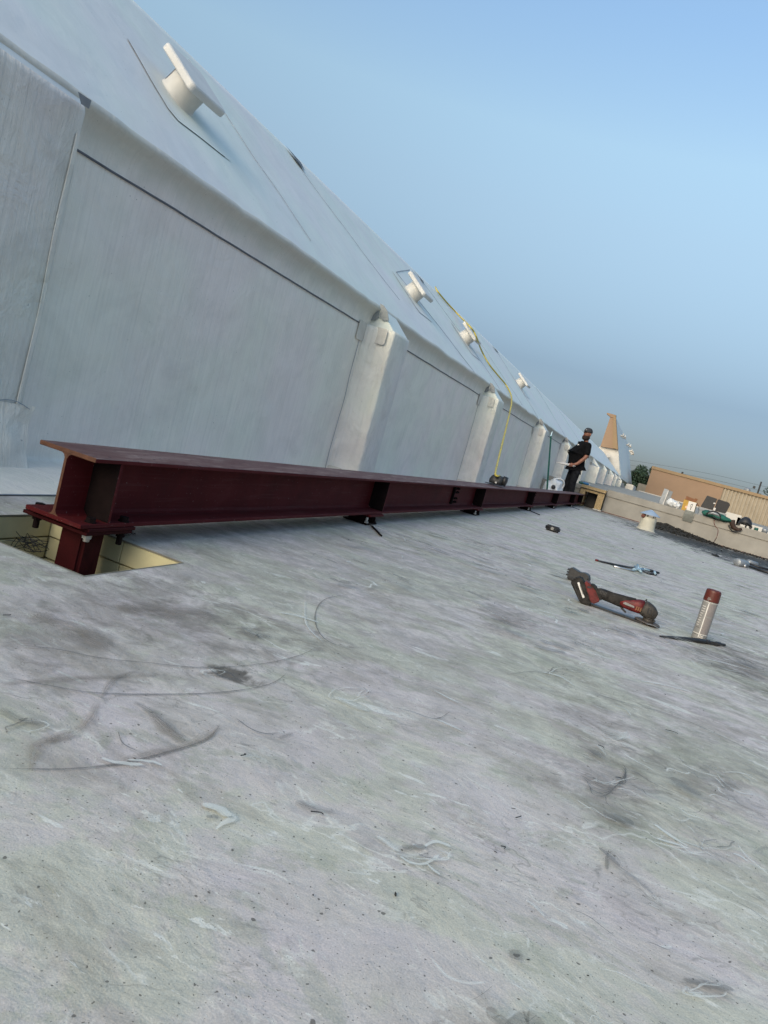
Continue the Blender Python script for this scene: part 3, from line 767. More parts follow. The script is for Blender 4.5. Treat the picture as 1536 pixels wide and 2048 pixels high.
# base flashing seam edge on the roof
bm = bmesh.new(); pts = [(-2.268 + .012*fn((0, y*.8, 0), 1.4), y, .004) for y in [1.0+.25*k for k in range(76)]]
flat_strip(bm, pts, (0, 0, 1), .008, .003); bpart('flashing_edge', bm, M['seam_soft'])
# slope seams
def slope_line(pts, w, mat, name, t=.004):
    bm = bmesh.new(); P = []
    for (a, b2) in zip(pts, pts[1:]):
        for k in range(16): yy, uu = a[0]+(b2[0]-a[0])*k/16, a[1]+(b2[1]-a[1])*k/16; P.append(SP(yy, uu, slope_h(yy, uu)+.003))
    P.append(SP(*pts[-1], slope_h(*pts[-1])+.003)); flat_strip(bm, P, SP(0, 0, 1)-SP(0, 0, 0), w, t); bpart(name, bm, mat)
for pts, w in (([(9.11, 1.331), (10.61, .05)], .018), ([(10.76, 1.973), (9.11, 1.331)], .012), ([(17.38, 2.061), (16.9, .05)], .03), ([(24.2, 2.15), (22.5, .06)], .035),
               ([(11.31, 2.055), (12.3, .9), (12.6, .03)], .012), ([(6.96, 1.876), (7.4, 1.2), (7.9, .5)], .008), ([(5.1, 2.0), (5.25, 1.0), (5.4, .3)], .008), ([(14.4, 2.1), (14.9, .1)], .014), ([(30, 2.1), (29.5, .1)], .035)):
    slope_line(pts, w, M['seam_soft'], 'slope_seam', .003)
# ridge flaps
for (Y, u, L, wd) in ((6.85, 2.12, .30, .20), (11.0, 2.05, .45, .15), (17.1, 2.1, .5, .15)):
    bm = bmesh.new(); P = [SP(Y, u, .02), SP(Y+L*.18, u-wd, .028), SP(Y+L*.62, u-wd*1.2, .02), SP(Y+L, u-.06, .014)]
    f_ = bm.faces.new([bm.verts.new(p) for p in P]); bmesh.ops.solidify(bm, geom=[f_], thickness=.012); bpart('ridge_flap', bm, M['seam_soft'])
# roof vents with square caps
for i, (Y, u) in enumerate(((4.15, .96), (9.12, .97), (12.0, .99), (17.5, 1.06))):
    n = (SP(0, 0, 1)-SP(0, 0, 0)).normalized(); up = (SP(0, 1, 0)-SP(0, 0, 0)).normalized()
    # patch sheet, diamond-cut corner
    bm = bmesh.new()
    P = [SP(Y-.31, u+.26, 0), SP(Y-.33, u-.30, 0), SP(Y-.27, u-.37, 0), SP(Y+.30, u-.31, 0), SP(Y+.33, u+.26, 0)]
    prv = None
    for a_ in range(13):
        yy = Y-.32+.64*a_/12; cur = [bm.verts.new(SP(yy, u-.36+.62*b_/12 + .05*(1-b_/12)*abs(a_-1 if a_ < 1 else 0), slope_h(yy, u-.36+.62*b_/12)+.0035)) for b_ in range(13)]
        if prv:
            for b_ in range(12): bm.faces.new((prv[b_], cur[b_], cur[b_+1], prv[b_+1]))
        prv = cur
    bpart('membrane_patch', bm, M['slope'])
    bm = bmesh.new(); Q = []
    for (ya, ua), (yb_, ub) in zip([(Y-.32, u+.26), (Y-.325, u-.30), (Y-.27, u-.362)], [(Y-.325, u-.30), (Y-.27, u-.362), (Y+.32, u-.362)]):
        for a_ in range(8):
            yy = ya+(yb_-ya)*a_/8; uu = ua+(ub-ua)*a_/8; Q.append(SP(yy, uu, slope_h(yy, uu)+.004))
    flat_strip(bm, Q, n, .005 if i == 0 else .008, .0015); bpart('patch_edge', bm, M['seam'] if i == 0 else M['seam_soft'])
    bm = bmesh.new(); c0 = SP(Y, u, .0); mt = Matrix.Translation(c0 - bld.location - n*.012) @ frame((0, 0, 0), n, (0, 1, 0))
    lathe(bm, [(.150, .0), (.132, .016), (.125, .030), (.122, .05), (.120, .152)], mt, 40)
    vt = from_bm('roof_vent', bm, M['vent'], bld, True)
    bm = bmesh.new(); rgs = []
    for ins, z in ((.012, .145), (.002, .150), (0, .156), (0, .184), (.004, .192), (.013, .198)):
        rgs.append([bm.verts.new(mt @ p) for p in rounded_patch((0, 0, z), (1, 0, 0), (0, 1, 0), .188-ins, .188-ins, .035-ins*.8, 6)])
    for A, B in zip(rgs, rgs[1:]):
        for k in range(len(A)): bm.faces.new((A[k], A[(k+1) % len(A)], B[(k+1) % len(A)], B[k]))
    bm.faces.new(rgs[0]); bm.faces.new(rgs[-1]); from_bm('vent_cap', bm, M['vent'], vt, False)
    if i == 0:
        bm = bmesh.new(); cyl(bm, mt @ Vector((.1235*math.cos(2.5), .1235*math.sin(2.5), .03)), mt @ Vector((.1235*math.cos(2.5), .1235*math.sin(2.5), .15)), .0022, n=6); from_bm('vent_seam', bm, M['seam'], vt)

# ------------------------------------------------------------------ roof beyond the parapet + far structures
bm = bmesh.new()
vs_ = [bm.verts.new(p) for p in ((-2.9, 20.9, .25), (16, 20.9, .25), (16, 30, .62), (-2.9, 30, .62), (30, 79.9, 1.12), (-2.9, 79.9, 1.12))]
bm.faces.new((vs_[0], vs_[1], vs_[2], vs_[3])); bm.faces.new((vs_[3], vs_[2], vs_[4], vs_[5]))
tag(from_bm('far_roof', bm, M['farroof']), kind='structure')

# tall far section with a tan clad gable
far = empty('gabled_roof_section', (-2.85, 60, 0), 'far tall roof section with tan and white gable end and small vents on its slope', 'building')
def fp(name, bm, mat, smooth=False, parent=None):
    bmesh.ops.transform(bm, matrix=Matrix.Translation((2.85, -60, 0)), verts=bm.verts)
    return from_bm(name, bm, mat, far if parent is None else parent, smooth)
YA, YB = 60.1, 92.0
A_, B_, C_, D_ = (-2.85, 1.88), (-4.46, 6.0), (-5.09, 6.04), (-5.0, 3.5)
bm = bmesh.new(); prism(bm, [(-2.80, 1.60), A_, B_, (-4.60, 6.0), (-4.65, 1.60)], YA+.3, YB); fp('grey_slope', bm, M['slope'])
bm = bmesh.new(); prism(bm, [(-2.85, 1.70), (-3.53, 3.62), (-4.95, 3.50), (-4.95, 1.70)], YA, YA+.28); fp('white_gable', bm, M['white_far'])
bm = bmesh.new(); prism(bm, [(-3.54, 3.61), (-4.42, 6.0), (-4.80, 6.02), (-4.86, 3.51)], YA-.25, YA+.30); prism(bm, [(-4.80, 5.85), (-5.12, 6.0), (-5.12, 6.1), (-4.42, 6.08), (-4.42, 5.85)], YA-.3, YA+.28)
fp('tan_gable', bm, M['tan'])
bm = bmesh.new(); prism(bm, [(-3.55, 3.61), (-4.44, 6.02), (-4.62, 6.02), (-3.95, 3.61)], YA-.35, YA-.27); fp('gable_board', bm, M['tan_dark'])
for (x, y) in ((1241, 872), (1245, 875), (1253, 890), (1257, 893), (1260, 902), (1262, 905), (1263, 908), (1214, 911)):
    pl = PX(x, y, -3.0) if x > 1220 else PY(x, y, YA-.3)
    if x > 1220:
        # on the steep slope plane through A_ and B_
        nn = Vector((B_[1]-A_[1], 0, A_[0]-B_[0])).normalized(); pl = hit(x, y, nn, nn.dot(Vector((A_[0], 0, A_[1]))))
    else: nn = Vector((.3, -1, 0)).normalized()
    bm = bmesh.new(); cyl(bm, pl-nn*.1, pl+nn*.22, .11, n=12); cyl(bm, pl+nn*.22, pl+nn*.30, .20, n=4)
    fp('small_vent', bm, M['white_far'])

# tan warehouse with a ribbed concrete end
wh = empty('tan_warehouse', (4, 80, 0), 'long low tan warehouse with dark fascia and a ribbed concrete end beyond the parapet', 'building')
def wp(name, bm, mat):
    bmesh.ops.transform(bm, matrix=Matrix.Translation((-4, -80, 0)), verts=bm.verts); return from_bm(name, bm, mat, wh)
bm = bmesh.new(); box(bm, (-1.05, 80, -5.9), (5.85, 98, 3.62)); wp('tan_wall', bm, M['tan'])
bm = bmesh.new(); box(bm, (-1.1, 79.9, 3.62), (30, 98.1, 3.90)); wp('fascia', bm, M['tan_dark'])
bm = bmesh.new(); box(bm, (5.86, 80.15, -5.9), (30, 97.9, 3.61)); 
wp('concrete_wall', bm, M['rib'])
for k in range(60):
    if 5.95+k*.33 > 14: break
    bm = bmesh.new(); box(bm, (5.95+k*.33, 80.03, -2), (5.95+k*.33+.15, 80.16, 3.6)); wp('concrete_rib', bm, M['rib'])
bm = bmesh.new(); box(bm, (-1.6, 79.6, .9), (5.4, 79.95, 1.20)); wp('white_base_flashing', bm, M['white_far'])
bm = bmesh.new(); lathe(bm, [(0, 0), (.3, 0), (.3, .35), (0, .55)], Matrix.Translation((8.3, 84, 3.9)), 10); wp('roof_fan', bm, M['steelgrey'])
bm = bmesh.new(); cyl(bm, (1.9, 84, 3.9), (1.9, 84, 4.25), .10, n=8); wp('roof_pipe', bm, M['dgrey'])

# low white walls and clutter on the far roof
o = []
bm = bmesh.new(); box(bm, (-2.3, 62, .8), (-1.7, 70, 1.35), .05)
tag(from_bm('roof_curb', bm, M['white_far']), 'low white wrapped curb at the foot of the far wall', 'curb')
bm = bmesh.new(); p = PY(1283, 968, 82); box(bm, (p.x-.4, 86, -5.9), (p.x+1.1, 90, p.z+.1), .02)
tag(from_bm('low_annex', bm, M['conc']), 'low pale grey annex in front of the dark tree', 'building')
for (x, y, w, h, lab) in ((1487, 1036, .34, .42, 'white upright box beyond the parapet above the black helmet'), (1467, 1027, .5, .14, 'small white block beyond the parapet above the brown boots'), (1520, 1054, .8, .3, 'wide low white block beyond the parapet at the right edge')):
    p = PY(x, y, 24); bm = bmesh.new(); box(bm, (p.x-w/2, 24, .4), (p.x+w/2, 24.4, p.z), .02)
    tag(from_bm('white_block', bm, M['white_far']), lab, 'block', 'white blocks beyond the parapet')

# tree
def tree(base, h, r, nleaf, label, seed):
    rg = random.Random(seed)
    t = empty('tree', base, label, 'tree', 'trees on the skyline')
    bm = bmesh.new(); tube(bm, [(0, 0, 0), (.1, 0, h*.35), (-.1, .1, h*.6)], [.35, .22, .12], 8)
    for k in range(6):
        a = k*1.05; tube(bm, [(0, 0, h*.35), (math.cos(a)*r*.4, math.sin(a)*r*.4, h*.6), (math.cos(a)*r*.75, math.sin(a)*r*.75, h*.78)], [.14, .08, .03], 6)
    from_bm('trunk', bm, M['bark'], t)
    vs, fs = [], []
    cl = [(rg.gauss(0, r*.42), rg.gauss(0, r*.42), h*.68+rg.gauss(0, h*.11), rg.uniform(.25, .42)*r) for _ in range(26)]
    for k in range(nleaf):
        cx, cy, cz, cr = rg.choice(cl)
        d = Vector((rg.gauss(0, 1), rg.gauss(0, 1), rg.gauss(0, 1))).normalized()*cr*(rg.random()**.4)
        p = Vector((cx, cy, cz)) + d; s = rg.uniform(.08, .2)
        a = Vector((rg.gauss(0, 1), rg.gauss(0, 1), rg.gauss(0, .6))).normalized(); b = a.cross(Vector((rg.gauss(0, 1), rg.gauss(0, 1), 1))).normalized()
        i0 = len(vs); vs += [p-a*s, p+b*s*.6, p+a*s, p-b*s*.6]; fs.append((i0, i0+1, i0+2, i0+3))
    me = bpy.data.meshes.new('crown'); me.from_pydata([tuple(v) for v in vs], [], fs); c = link('crown', me, M['leaf'], t)
tb = PY(1283, 945, 100); tree((tb.x+.1, 100, -5.9), tb.z+5.9+2.6, 2.1, 14000, 'dark green tree between the white roof section and the tan warehouse', 1)
tb = PY(1532, 985, 150); tree((tb.x+.6, 150, -5.9), tb.z+5.9+1.2, 2.2, 3500, 'distant tree above the warehouse roof at the right edge of the photo', 2)
# utility pole and wires
p0 = PY(1514, 990, 130); p1 = PY(1521, 963, 130)
up_ = empty('utility_pole', (p0.x, 130, -5.9), 'thin utility pole standing above the warehouse roof near the right edge', 'pole')
bm = bmesh.new(); cyl(bm, (0, 0, 0), (0, 0, p1.z+5.9), .16, .12, 8); from_bm('post', bm, M['dgrey'], up_)
bm = bmesh.new(); box(bm, (-.9, -.08, p1.z+5.9-1.3), (-.55, .3, p1.z+5.9-.9), .05); from_bm('transformer', bm, M['dgrey'], up_)
bm = bmesh.new()
for dz in (.6, 1.4):
    tube(bm, spline([(p0.x+30, 130, p1.z-dz), (p0.x, 130, p1.z-dz), (p0.x-14, 130, p1.z-dz-.75), (p0.x-34, 131, p1.z-dz-3)], 6), .018, 5)
tag(from_bm('power_lines', bm, M['dgrey']), 'thin power lines strung above the warehouse roof', 'power line')

# ------------------------------------------------------------------ parapet
pw = empty('parapet_wall', (2, 20.4, 0), 'low cream concrete parapet wall crossing the roof with a lapped coping', 'wall')
def pp(name, bm, mat, sm=False):
    bmesh.ops.transform(bm, matrix=Matrix.Translation((-2, -20.4, 0)), verts=bm.verts); return from_bm(name, bm, mat, pw, sm)
xj = [-1.155, 3.4, 8.5, 14]
for a, b2 in zip(xj, xj[1:]):
    bm = bmesh.new(); box(bm, (a+.0015, 20.4, -.3), (b2-.0015, 20.85, .415), .006, seg=1); pp('wall_panel', bm, M['conc'])
    bm = bmesh.new(); box(bm, (a+.001, 20.375, .4165), (b2-.001, 20.88, .60), .012, seg=2); pp('coping', bm, M['conc'])
bm = bmesh.new(); box(bm, (-2.84, 20.4, -.3), (-1.80, 20.85, .415), .006, seg=1); pp('wall_panel', bm, M['conc'])
bm = bmesh.new(); box(bm, (-2.74, 20.375, .417), (-1.80, 20.88, .54), .012, seg=1); pp('coping', bm, M['conc'])
bm = bmesh.new(); pts = [(x, 20.36, .008+.004*fn((x, 0, 0), 2)) for x in [-1.15+.2*k for k in range(60)]]
tube(bm, pts, .010, 6); pp('base_sealant', bm, M['brick'])

# timber-lined opening the beam runs into
cr = empty('timber_opening_frame', (-1.485, 20.2, 0), 'strand board frame with black edges round the parapet opening where the beam ends', 'frame')
def cp(name, bm, mat):
    bmesh.ops.transform(bm, matrix=Matrix.Translation((1.485, -20.2, 0)), verts=bm.verts); return from_bm(name, bm, mat, cr)
for lo, hi in (((-1.80, 20.15, .0), (-1.66, 20.9, .46)), ((-1.34, 20.15, .03), (-1.17, 20.9, .46))):
    bm = bmesh.new(); box(bm, lo, hi, .004, seg=1); cp('side_board', bm, M['osb'])
bm = bmesh.new(); box(bm, (-1.657, 20.15, .40), (-1.343, 20.9, .46), .004, seg=1); cp('head_board', bm, M['osb'])
bm = bmesh.new(); box(bm, (-1.80, 20.13, .478), (-1.16, 20.95, .555), .004, seg=1); cp('top_board', bm, M['osb'])
bm = bmesh.new(); box(bm, (-1.81, 20.12, .462), (-1.15, 20.96, .477)); box(bm, (-1.165, 20.135, .03), (-1.155, 20.15, .46)); box(bm, (-1.815, 20.135, .0), (-1.803, 20.15, .46)); cp('black_edge', bm, M['blk_edge'])
bm = bmesh.new(); box(bm, (-1.36, 20.1, .003), (-1.15, 20.3, .028), .004); cp('white_sill', bm, M['white_far'])
bm = bmesh.new(); box(bm, (-1.655, 20.86, -.2), (-1.345, 20.9, .398)); cp('dark_backing', bm, M['black'])  # black sheet added to keep the inside of the opening dark

# ------------------------------------------------------------------ steel beam
BX0, BX1, BZ0, BZ1, BY0, BY1 = -1.862, -1.628, .073, .308, 1.925, 20.8
beam = empty('steel_beam', (-1.741, BY0, BZ0), 'long dark red primed steel I-beam running along the roof beside the white wall', 'beam')
def sp(name, bm, mat, sm=False, parent=None):
    bmesh.ops.transform(bm, matrix=Matrix.Translation((1.741, -BY0, -BZ0)), verts=bm.verts); return from_bm(name, bm, mat, beam if parent is None else parent, sm)
bxc = (BX0+BX1)/2; tf = .015
bm = bmesh.new(); box(bm, (BX0, BY0, BZ1-tf), (BX1, BY1, BZ1), .002, seg=1)
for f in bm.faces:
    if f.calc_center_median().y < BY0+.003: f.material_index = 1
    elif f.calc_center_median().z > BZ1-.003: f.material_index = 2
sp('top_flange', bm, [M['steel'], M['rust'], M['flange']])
bm = bmesh.new(); box(bm, (BX0, BY0, BZ0), (BX1, BY1, BZ0+tf), .002, seg=1); sp('bottom_flange', bm, M['steel'])
bm = bmesh.new(); w_ = .005; prism(bm, [(bxc-w_, BZ0+tf), (bxc+w_, BZ0+tf), (bxc+w_, BZ1-tf), (bxc-w_, BZ1-tf)], BY0+.0005, BY1)
for s_ in (-1, 1):   # root fillets
    for z, dz in ((BZ0+tf, 1), (BZ1-tf, -1)):
        prism(bm, [(bxc+s_*(w_-.001), z-dz*.001), (bxc+s_*(w_+.016), z-dz*.001), (bxc+s_*(w_+.005), z+dz*.005), (bxc+s_*(w_), z+dz*.016)], BY0+.001, BY1)
for f in bm.faces:
    if f.calc_center_median().y < BY0+.002: f.material_index = 1
sp('web', bm, [M['steel'], M['rust']])
STF = [2.06, 4.77, 7.87, 11.43, 14.44, 17.64, 19.6]
for y in STF:
    for s_ in (-1, 1):
        bm = bmesh.new(); xa, xb = (bxc+s_*.0055, (BX1-.004) if s_ > 0 else (BX0+.004))
        c_ = .018
        prism(bm, [(xa+s_*c_, BZ0+tf+.001), (xb, BZ0+tf+.001), (xb, BZ1-tf-.001), (xa+s_*c_, BZ1-tf-.001), (xa, BZ1-tf-c_), (xa, BZ0+tf+c_)], y-.006, y+.006)
        for f in bm.faces:
            if abs(f.normal.x) > .9 or abs((f.calc_center_median().x) - xb) < .001: f.material_index = 1
        sp('stiffener', bm, [M['black_steel'], M['steel']])
# bolted web splices
for y in (7.0, 12.0):
    bm = bmesh.new(); box(bm, (bxc+.0055, y-.07, BZ0+.035), (bxc+.014, y+.07, BZ1-.035), .001, seg=1); pl = sp('splice_plate', bm, M['steel'])
    for a in (-.04, .04):
        for z in (-.065, -.03, .03, .065):
            bm = bmesh.new(); c = Vector((bxc+.0145, y+a, (BZ0+BZ1)/2+z)); cyl(bm, c, c+Vector((.012, 0, 0)), .013, n=6); cyl(bm, c+Vector((.012, 0, 0)), c+Vector((.022, 0, 0)), .007, n=8)
            bmesh.ops.transform(bm, matrix=Matrix.Translation((1.741, -BY0, -BZ0)), verts=bm.verts); from_bm('bolt', bm, M['black_steel'], pl)
    bm = bmesh.new(); box(bm, (bxc+.0055, y-.105, BZ0+.03), (bxc+.03, y-.085, BZ1-.03)); sp('splice_edge', bm, M['black_steel'])
# end plate (part of the beam) with bolts
PX0, PX1, PY0, PY1 = -1.890, -1.622, 1.962, 2.175
bm = bmesh.new(); box(bm, (PX0, PY0, .0615), (PX1, PY1+.02, .0725), .0015, seg=1); sp('end_plate', bm, M['steel2'])
colm = empty('stub_column', (-1.75, 2.03, -.26), 'dark red stub column rising from the square roof opening under the near beam end', 'column')
def kp(name, bm, mat, sm=False):
    bmesh.ops.transform(bm, matrix=Matrix.Translation((1.75, -2.03, .26)), verts=bm.verts); return from_bm(name, bm, mat, colm, sm)
bm = bmesh.new(); box(bm, (-1.79, 2.02, -.25), (-1.683, 2.127, .049), .012, seg=3); kp('tube', bm, M['steel2'])
bm = bmesh.new(); box(bm, (PX0-.008, PY0-.006, .0490), (PX1-.004, PY1+.01, .0608), .0015, seg=1); kp('cap_plate', bm, M['steel2'])
bm = bmesh.new(); box(bm, (-1.90, 1.86, -.262), (-1.60, 2.18, -.25)); kp('base_plate', bm, M['black_steel'])
for (x, y, mt_) in ((-1.866, 1.992, 'black_steel'), (-1.650, 1.992, 'zinc'), (-1.866, 2.150, 'black_steel'), (-1.646, 2.152, 'black_steel')):
    bm = bmesh.new()
    zt = BZ0+tf if BX0 < x < BX1 else .0728
    cyl(bm, (x, y, zt+.0005), (x, y, zt+.0035), .019, n=16); cyl(bm, (x, y, zt+.0035), (x, y, zt+.017), .0165, n=6)
    kp('bolt_head', bm, M['black_steel'])
    bm = bmesh.new(); cyl(bm, (x, y, .0485), (x, y, .0335), .0165, n=6); L = .030 if mt_ == 'black_steel' else .012
    cyl(bm, (x, y, .0335), (x, y, .0335-L), .0105, n=12, bev=.002)
    kp('bolt_end', bm, M[mt_])
# wire tangle in the opening
bm = bmesh.new(); rg = random.Random(5)
c0 = Vector((-1.93, 2.05, -.075))
for k in range(8):
    pts = [c0 + Vector((rg.gauss(0, .030), rg.gauss(0, .022), rg.gauss(0, .016))) for _ in range(6)]
    tube(bm, spline(pts, 6), .0012, 5)
for k in range(6):
    pts = [Vector((-1.62, 2.19, -.13)) + Vector((rg.gauss(0, .03), rg.gauss(0, .02), rg.gauss(0, .01))) for _ in range(5)]
    tube(bm, spline(pts, 5), .0012, 5)
tag(from_bm('wire_tangle', bm, M['wire']), 'tangle of thin black wire inside the square roof opening left of the column', 'wire', kind='stuff')
bm = bmesh.new(); 
for k in range(22):
    c = G(250, 1066) + Vector((rg.gauss(0, .02), rg.gauss(0, .02), .003)); tube(bm, spline([c + Vector((rg.gauss(0, .015), rg.gauss(0, .015), abs(rg.gauss(0, .005)))) for _ in range(4)], 4), .0007, 4)
tag(from_bm('shavings', bm, M['wire']), 'dark fine shavings on the roof beside the yellow-lined opening', 'shavings', kind='stuff')
# supports
SUPL = ['nearest black bracket with bolts propping the beam above the roof', 'second black bracket under the beam, below the black grinder on it', 'third black bracket under the beam, below the bolted splice', 'fourth bracket under the beam, beside the pole and white bag', 'farthest bracket under the beam, just before the timber frame']
for i, y in enumerate((4.60, 7.75, 11.3, 14.3, 17.5)):
    s_ = empty('beam_support', (-1.69, y, 0), SUPL[i], 'bracket', 'brackets propping the beam')
    bm = bmesh.new(); box(bm, (-.10, -.085, .058), (.075, .17, .0722), .002, seg=1); from_bm('top_plate', bm, M['steel'], s_)
    bm = bmesh.new(); prism(bm, [(-.08, .012), (.045, .012), (.055, .057), (-.09, .057)], -.06, -.04); prism(bm, [(-.08, .012), (.045, .012), (.055, .057), (-.09, .057)], .04, .06); box(bm, (-.02, -.05, .012), (.0, .05, .057)); from_bm('bracket_web', bm, M['black_steel'], s_)
    bm = bmesh.new(); box(bm, (-.11, -.09, .003), (.065, .10, .0115), .001, seg=1); from_bm('foot_plate', bm, M['black_steel'], s_)
    for (a, b2) in ((.048, -.06), (.055, .06), (.03, .10)):
        bm = bmesh.new(); cyl(bm, (a, b2, .012), (a, b2, .05), .008, n=8); cyl(bm, (a, b2, .012), (a, b2, .024), .015, n=6); from_bm('bolt', bm, M['black_steel'] if b2 > 0 else M['zinc'], s_)
    if i in (0, 2, 4):
        bm = bmesh.new(); a = Vector((.05, .0, .008)); tube(bm, [a, a+Vector((.22, -.35, .0))], .006, 6); from_bm('loose_bar', bm, M['black_steel'], s_)

# ------------------------------------------------------------------ TOOLS
# cordless angle grinder
gy = 4.26
gr = empty('cordless_grinder', (0, gy, 0), 'red and black cordless angle grinder with battery lying on the roof beside the spray can', 'grinder')
def ex(pts): return [(x, z) for x, z in pts]
bat = [(-.285, .098), (-.272, .119), (-.240, .140), (-.217, .122), (-.143, .016), (-.160, .003), (-.193, .002), (-.205, .006)]
bm = bmesh.new(); prism(bm, bat, -.040, .040, .006); from_bm('battery', bm, M['dusty'], gr)
bm = bmesh.new(); prism(bm, [(-.247, .105), (-.238, .112), (-.186, .040), (-.195, .033)], -.0425, -.0385, .0008, seg=1); b0 = from_bm('battery_label', bm, M['white'], gr)
bm = bmesh.new(); prism(bm, [(-.232, .098), (-.228, .101), (-.196, .055), (-.200, .052)], -.0432, -.0428); from_bm('battery_print', bm, M['label_dark'], gr)
bm = bmesh.new(); prism(bm, [(-.262, .090), (-.258, .092), (-.205, .018), (-.209, .016)], -.0425, -.0395); from_bm('battery_groove', bm, M['black'], gr)
bm = bmesh.new(); prism(bm, [(-.214, .123), (-.192, .128), (-.170, .109), (-.147, .097), (-.104, .043), (-.137, .016), (-.160, .036)], -.0365, .0365, .006); from_bm('battery_housing', bm, M['red'], gr)
bm = bmesh.new(); prism(bm, [(-.192, .103), (-.170, .108), (-.165, .100), (-.186, .094)], -.0385, -.034, .0008, seg=1); from_bm('release_catch', bm, M['black'], gr)
bm = bmesh.new(); prism(bm, [(-.178, .120), (-.152, .117), (-.135, .100), (-.096, .058), (-.104, .045), (-.148, .096), (-.168, .108)], -.033, .033, .005); from_bm('collar', bm, M['dusty'], gr)
bm = bmesh.new(); secs = []
for x, zt, zb, hs in ((-.135, .106, .062, .020), (-.118, .112, .056, .026), (-.09, .112, .052, .026), (-.05, .110, .049, .023), (-.01, .112, .044, .023), (.03, .114, .045, .026), (.07, .117, .046, .029)):
    secs.append(((x, 0, (zt+zb)/2), (1, 0, .05), (0, 1, 0), hs, (zt-zb)/2))
loft(bm, secs, 20, p=2.4); from_bm('handle', bm, M['dusty'], gr, True)
for k in range(5):
    bm = bmesh.new(); x = -.118+k*.008; loft(bm, [((x, 0, .084), (1, 0, 0), (0, 1, 0), .0268, .0285), ((x+.003, 0, .084), (1, 0, 0), (0, 1, 0), .0268, .0285)], 20, p=2.4); from_bm('grip_rib', bm, M['black'], gr)
bm = bmesh.new(); secs = []
for x, zt, zb, hs in ((-.004, .082, .058, .024), (.02, .098, .047, .029), (.06, .110, .043, .0325), (.095, .119, .043, .034), (.118, .121, .044, .033)):
    secs.append(((x, -.001, (zt+zb)/2), (1, 0, .05), (0, 1, 0), hs, (zt-zb)/2))
loft(bm, secs, 20, p=3); from_bm('motor_housing', bm, M['red'], gr, True)
bm = bmesh.new(); prism(bm, [(.012, .078), (.022, .084), (.070, .078), (.074, .068), (.030, .070), (.014, .072)], -.0375, -.031, .001, seg=1); from_bm('housing_label', bm, M['label'], gr)
for k in range(3):
    bm = bmesh.new(); prism(bm, [(.080+k*.011, .060), (.087+k*.011, .060), (.088+k*.011, .082), (.081+k*.011, .082)], -.0385, -.033, .0006, seg=1); from_bm('housing_print', bm, M['card'], gr)
bm = bmesh.new(); prism(bm, [(-.012, .056), (-.008, .058), (.042, .031), (.040, .025), (.034, .024), (.008, .040)], -.012, .012, .002); from_bm('paddle_lever', bm, M['black'], gr)
bm = bmesh.new(); secs = []
for x, zt, zb, hs in ((.112, .122, .044, .034), (.130, .121, .036, .037), (.150, .113, .030, .037), (.172, .100, .030, .034), (.186, .086, .034, .028), (.194, .074, .044, .018)):
    secs.append(((x, 0, (zt+zb)/2), (1, 0, -.25), (0, 1, 0), hs, (zt-zb)/2))
loft(bm, secs, 20, p=3.2); from_bm('gear_case', bm, M['gear'], gr, True)
for k in range(3):
    bm = bmesh.new(); box(bm, (.140+k*.014, -.0395, .064-k*.004), (.147+k*.014, -.032, .094-k*.008), .001, seg=1); from_bm('air_slot', bm, M['black'], gr)
bm = bmesh.new(); cyl(bm, (.118, 0, .119), (.121, 0, .130), .004, n=8); from_bm('spindle_lock', bm, M['black'], gr)
bm = bmesh.new(); lathe(bm, [(0, .016), (.028, .016), (.031, .020), (.029, .032), (.031, .036), (.026, .046), (0, .048)], Matrix.Translation((.160, 0, 0)), 24); from_bm('spindle_flange', bm, M['gear'], gr)
bm = bmesh.new(); lathe(bm, [(0, .010), (.066, .0125), (.068, .0145), (.066, .0165), (0, .017)], Matrix.Translation((.156, 0, 0)) @ Matrix.Rotation(R(2), 4, 'Y'), 36); from_bm('disc', bm, M['disc'], gr)
bm = bmesh.new(); lathe(bm, [(0, .001), (.040, .002), (.048, .006), (.046, .0105), (0, .0105)], Matrix.Translation((.178, 0, 0)), 30); from_bm('backing_pad', bm, M['gear'], gr)
bm = bmesh.new(); cyl(bm, (.186, -.02, .024), (.193, -.02, .036), .004, n=8); from_bm('guard_screw', bm, M['black'], gr)
# flat black stripe laid on the roof under the grinder
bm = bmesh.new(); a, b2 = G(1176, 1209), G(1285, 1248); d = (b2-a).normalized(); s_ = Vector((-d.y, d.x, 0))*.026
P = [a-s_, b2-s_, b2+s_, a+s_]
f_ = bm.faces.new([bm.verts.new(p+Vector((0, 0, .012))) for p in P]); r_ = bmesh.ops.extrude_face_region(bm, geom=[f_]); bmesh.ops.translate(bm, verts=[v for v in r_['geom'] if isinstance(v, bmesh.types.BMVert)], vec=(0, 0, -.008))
tag(from_bm('stripe', bm, M['black']), 'flat black stripe lying on the roof under the red and black grinder', 'stripe')
# spare battery behind
sb = empty('spare_battery', (-.295, 5.06, .003), 'small black tool battery with slotted end lying behind the cordless grinder', 'battery', rz=R(-8))
bm = bmesh.new(); prism(bm, [(-.068, .0), (.062, .0), (.066, .058), (.05, .07), (.02, .074), (.0, .064), (-.02, .072), (-.064, .082), (-.070, .055)], -.035, .035, .005); from_bm('case', bm, M['dgrey'], sb)
bm = bmesh.new()
for k in range(3): box(bm, (-.080, -.036, .022+k*.018), (-.062, .0, .032+k*.018), .001, seg=1)
from_bm('contact_slot', bm, M['black'], sb)
bm = bmesh.new(); box(bm, (.058, -.03, .018), (.0695, .03, .045), .002, seg=1); from_bm('latch', bm, M['black'], sb)

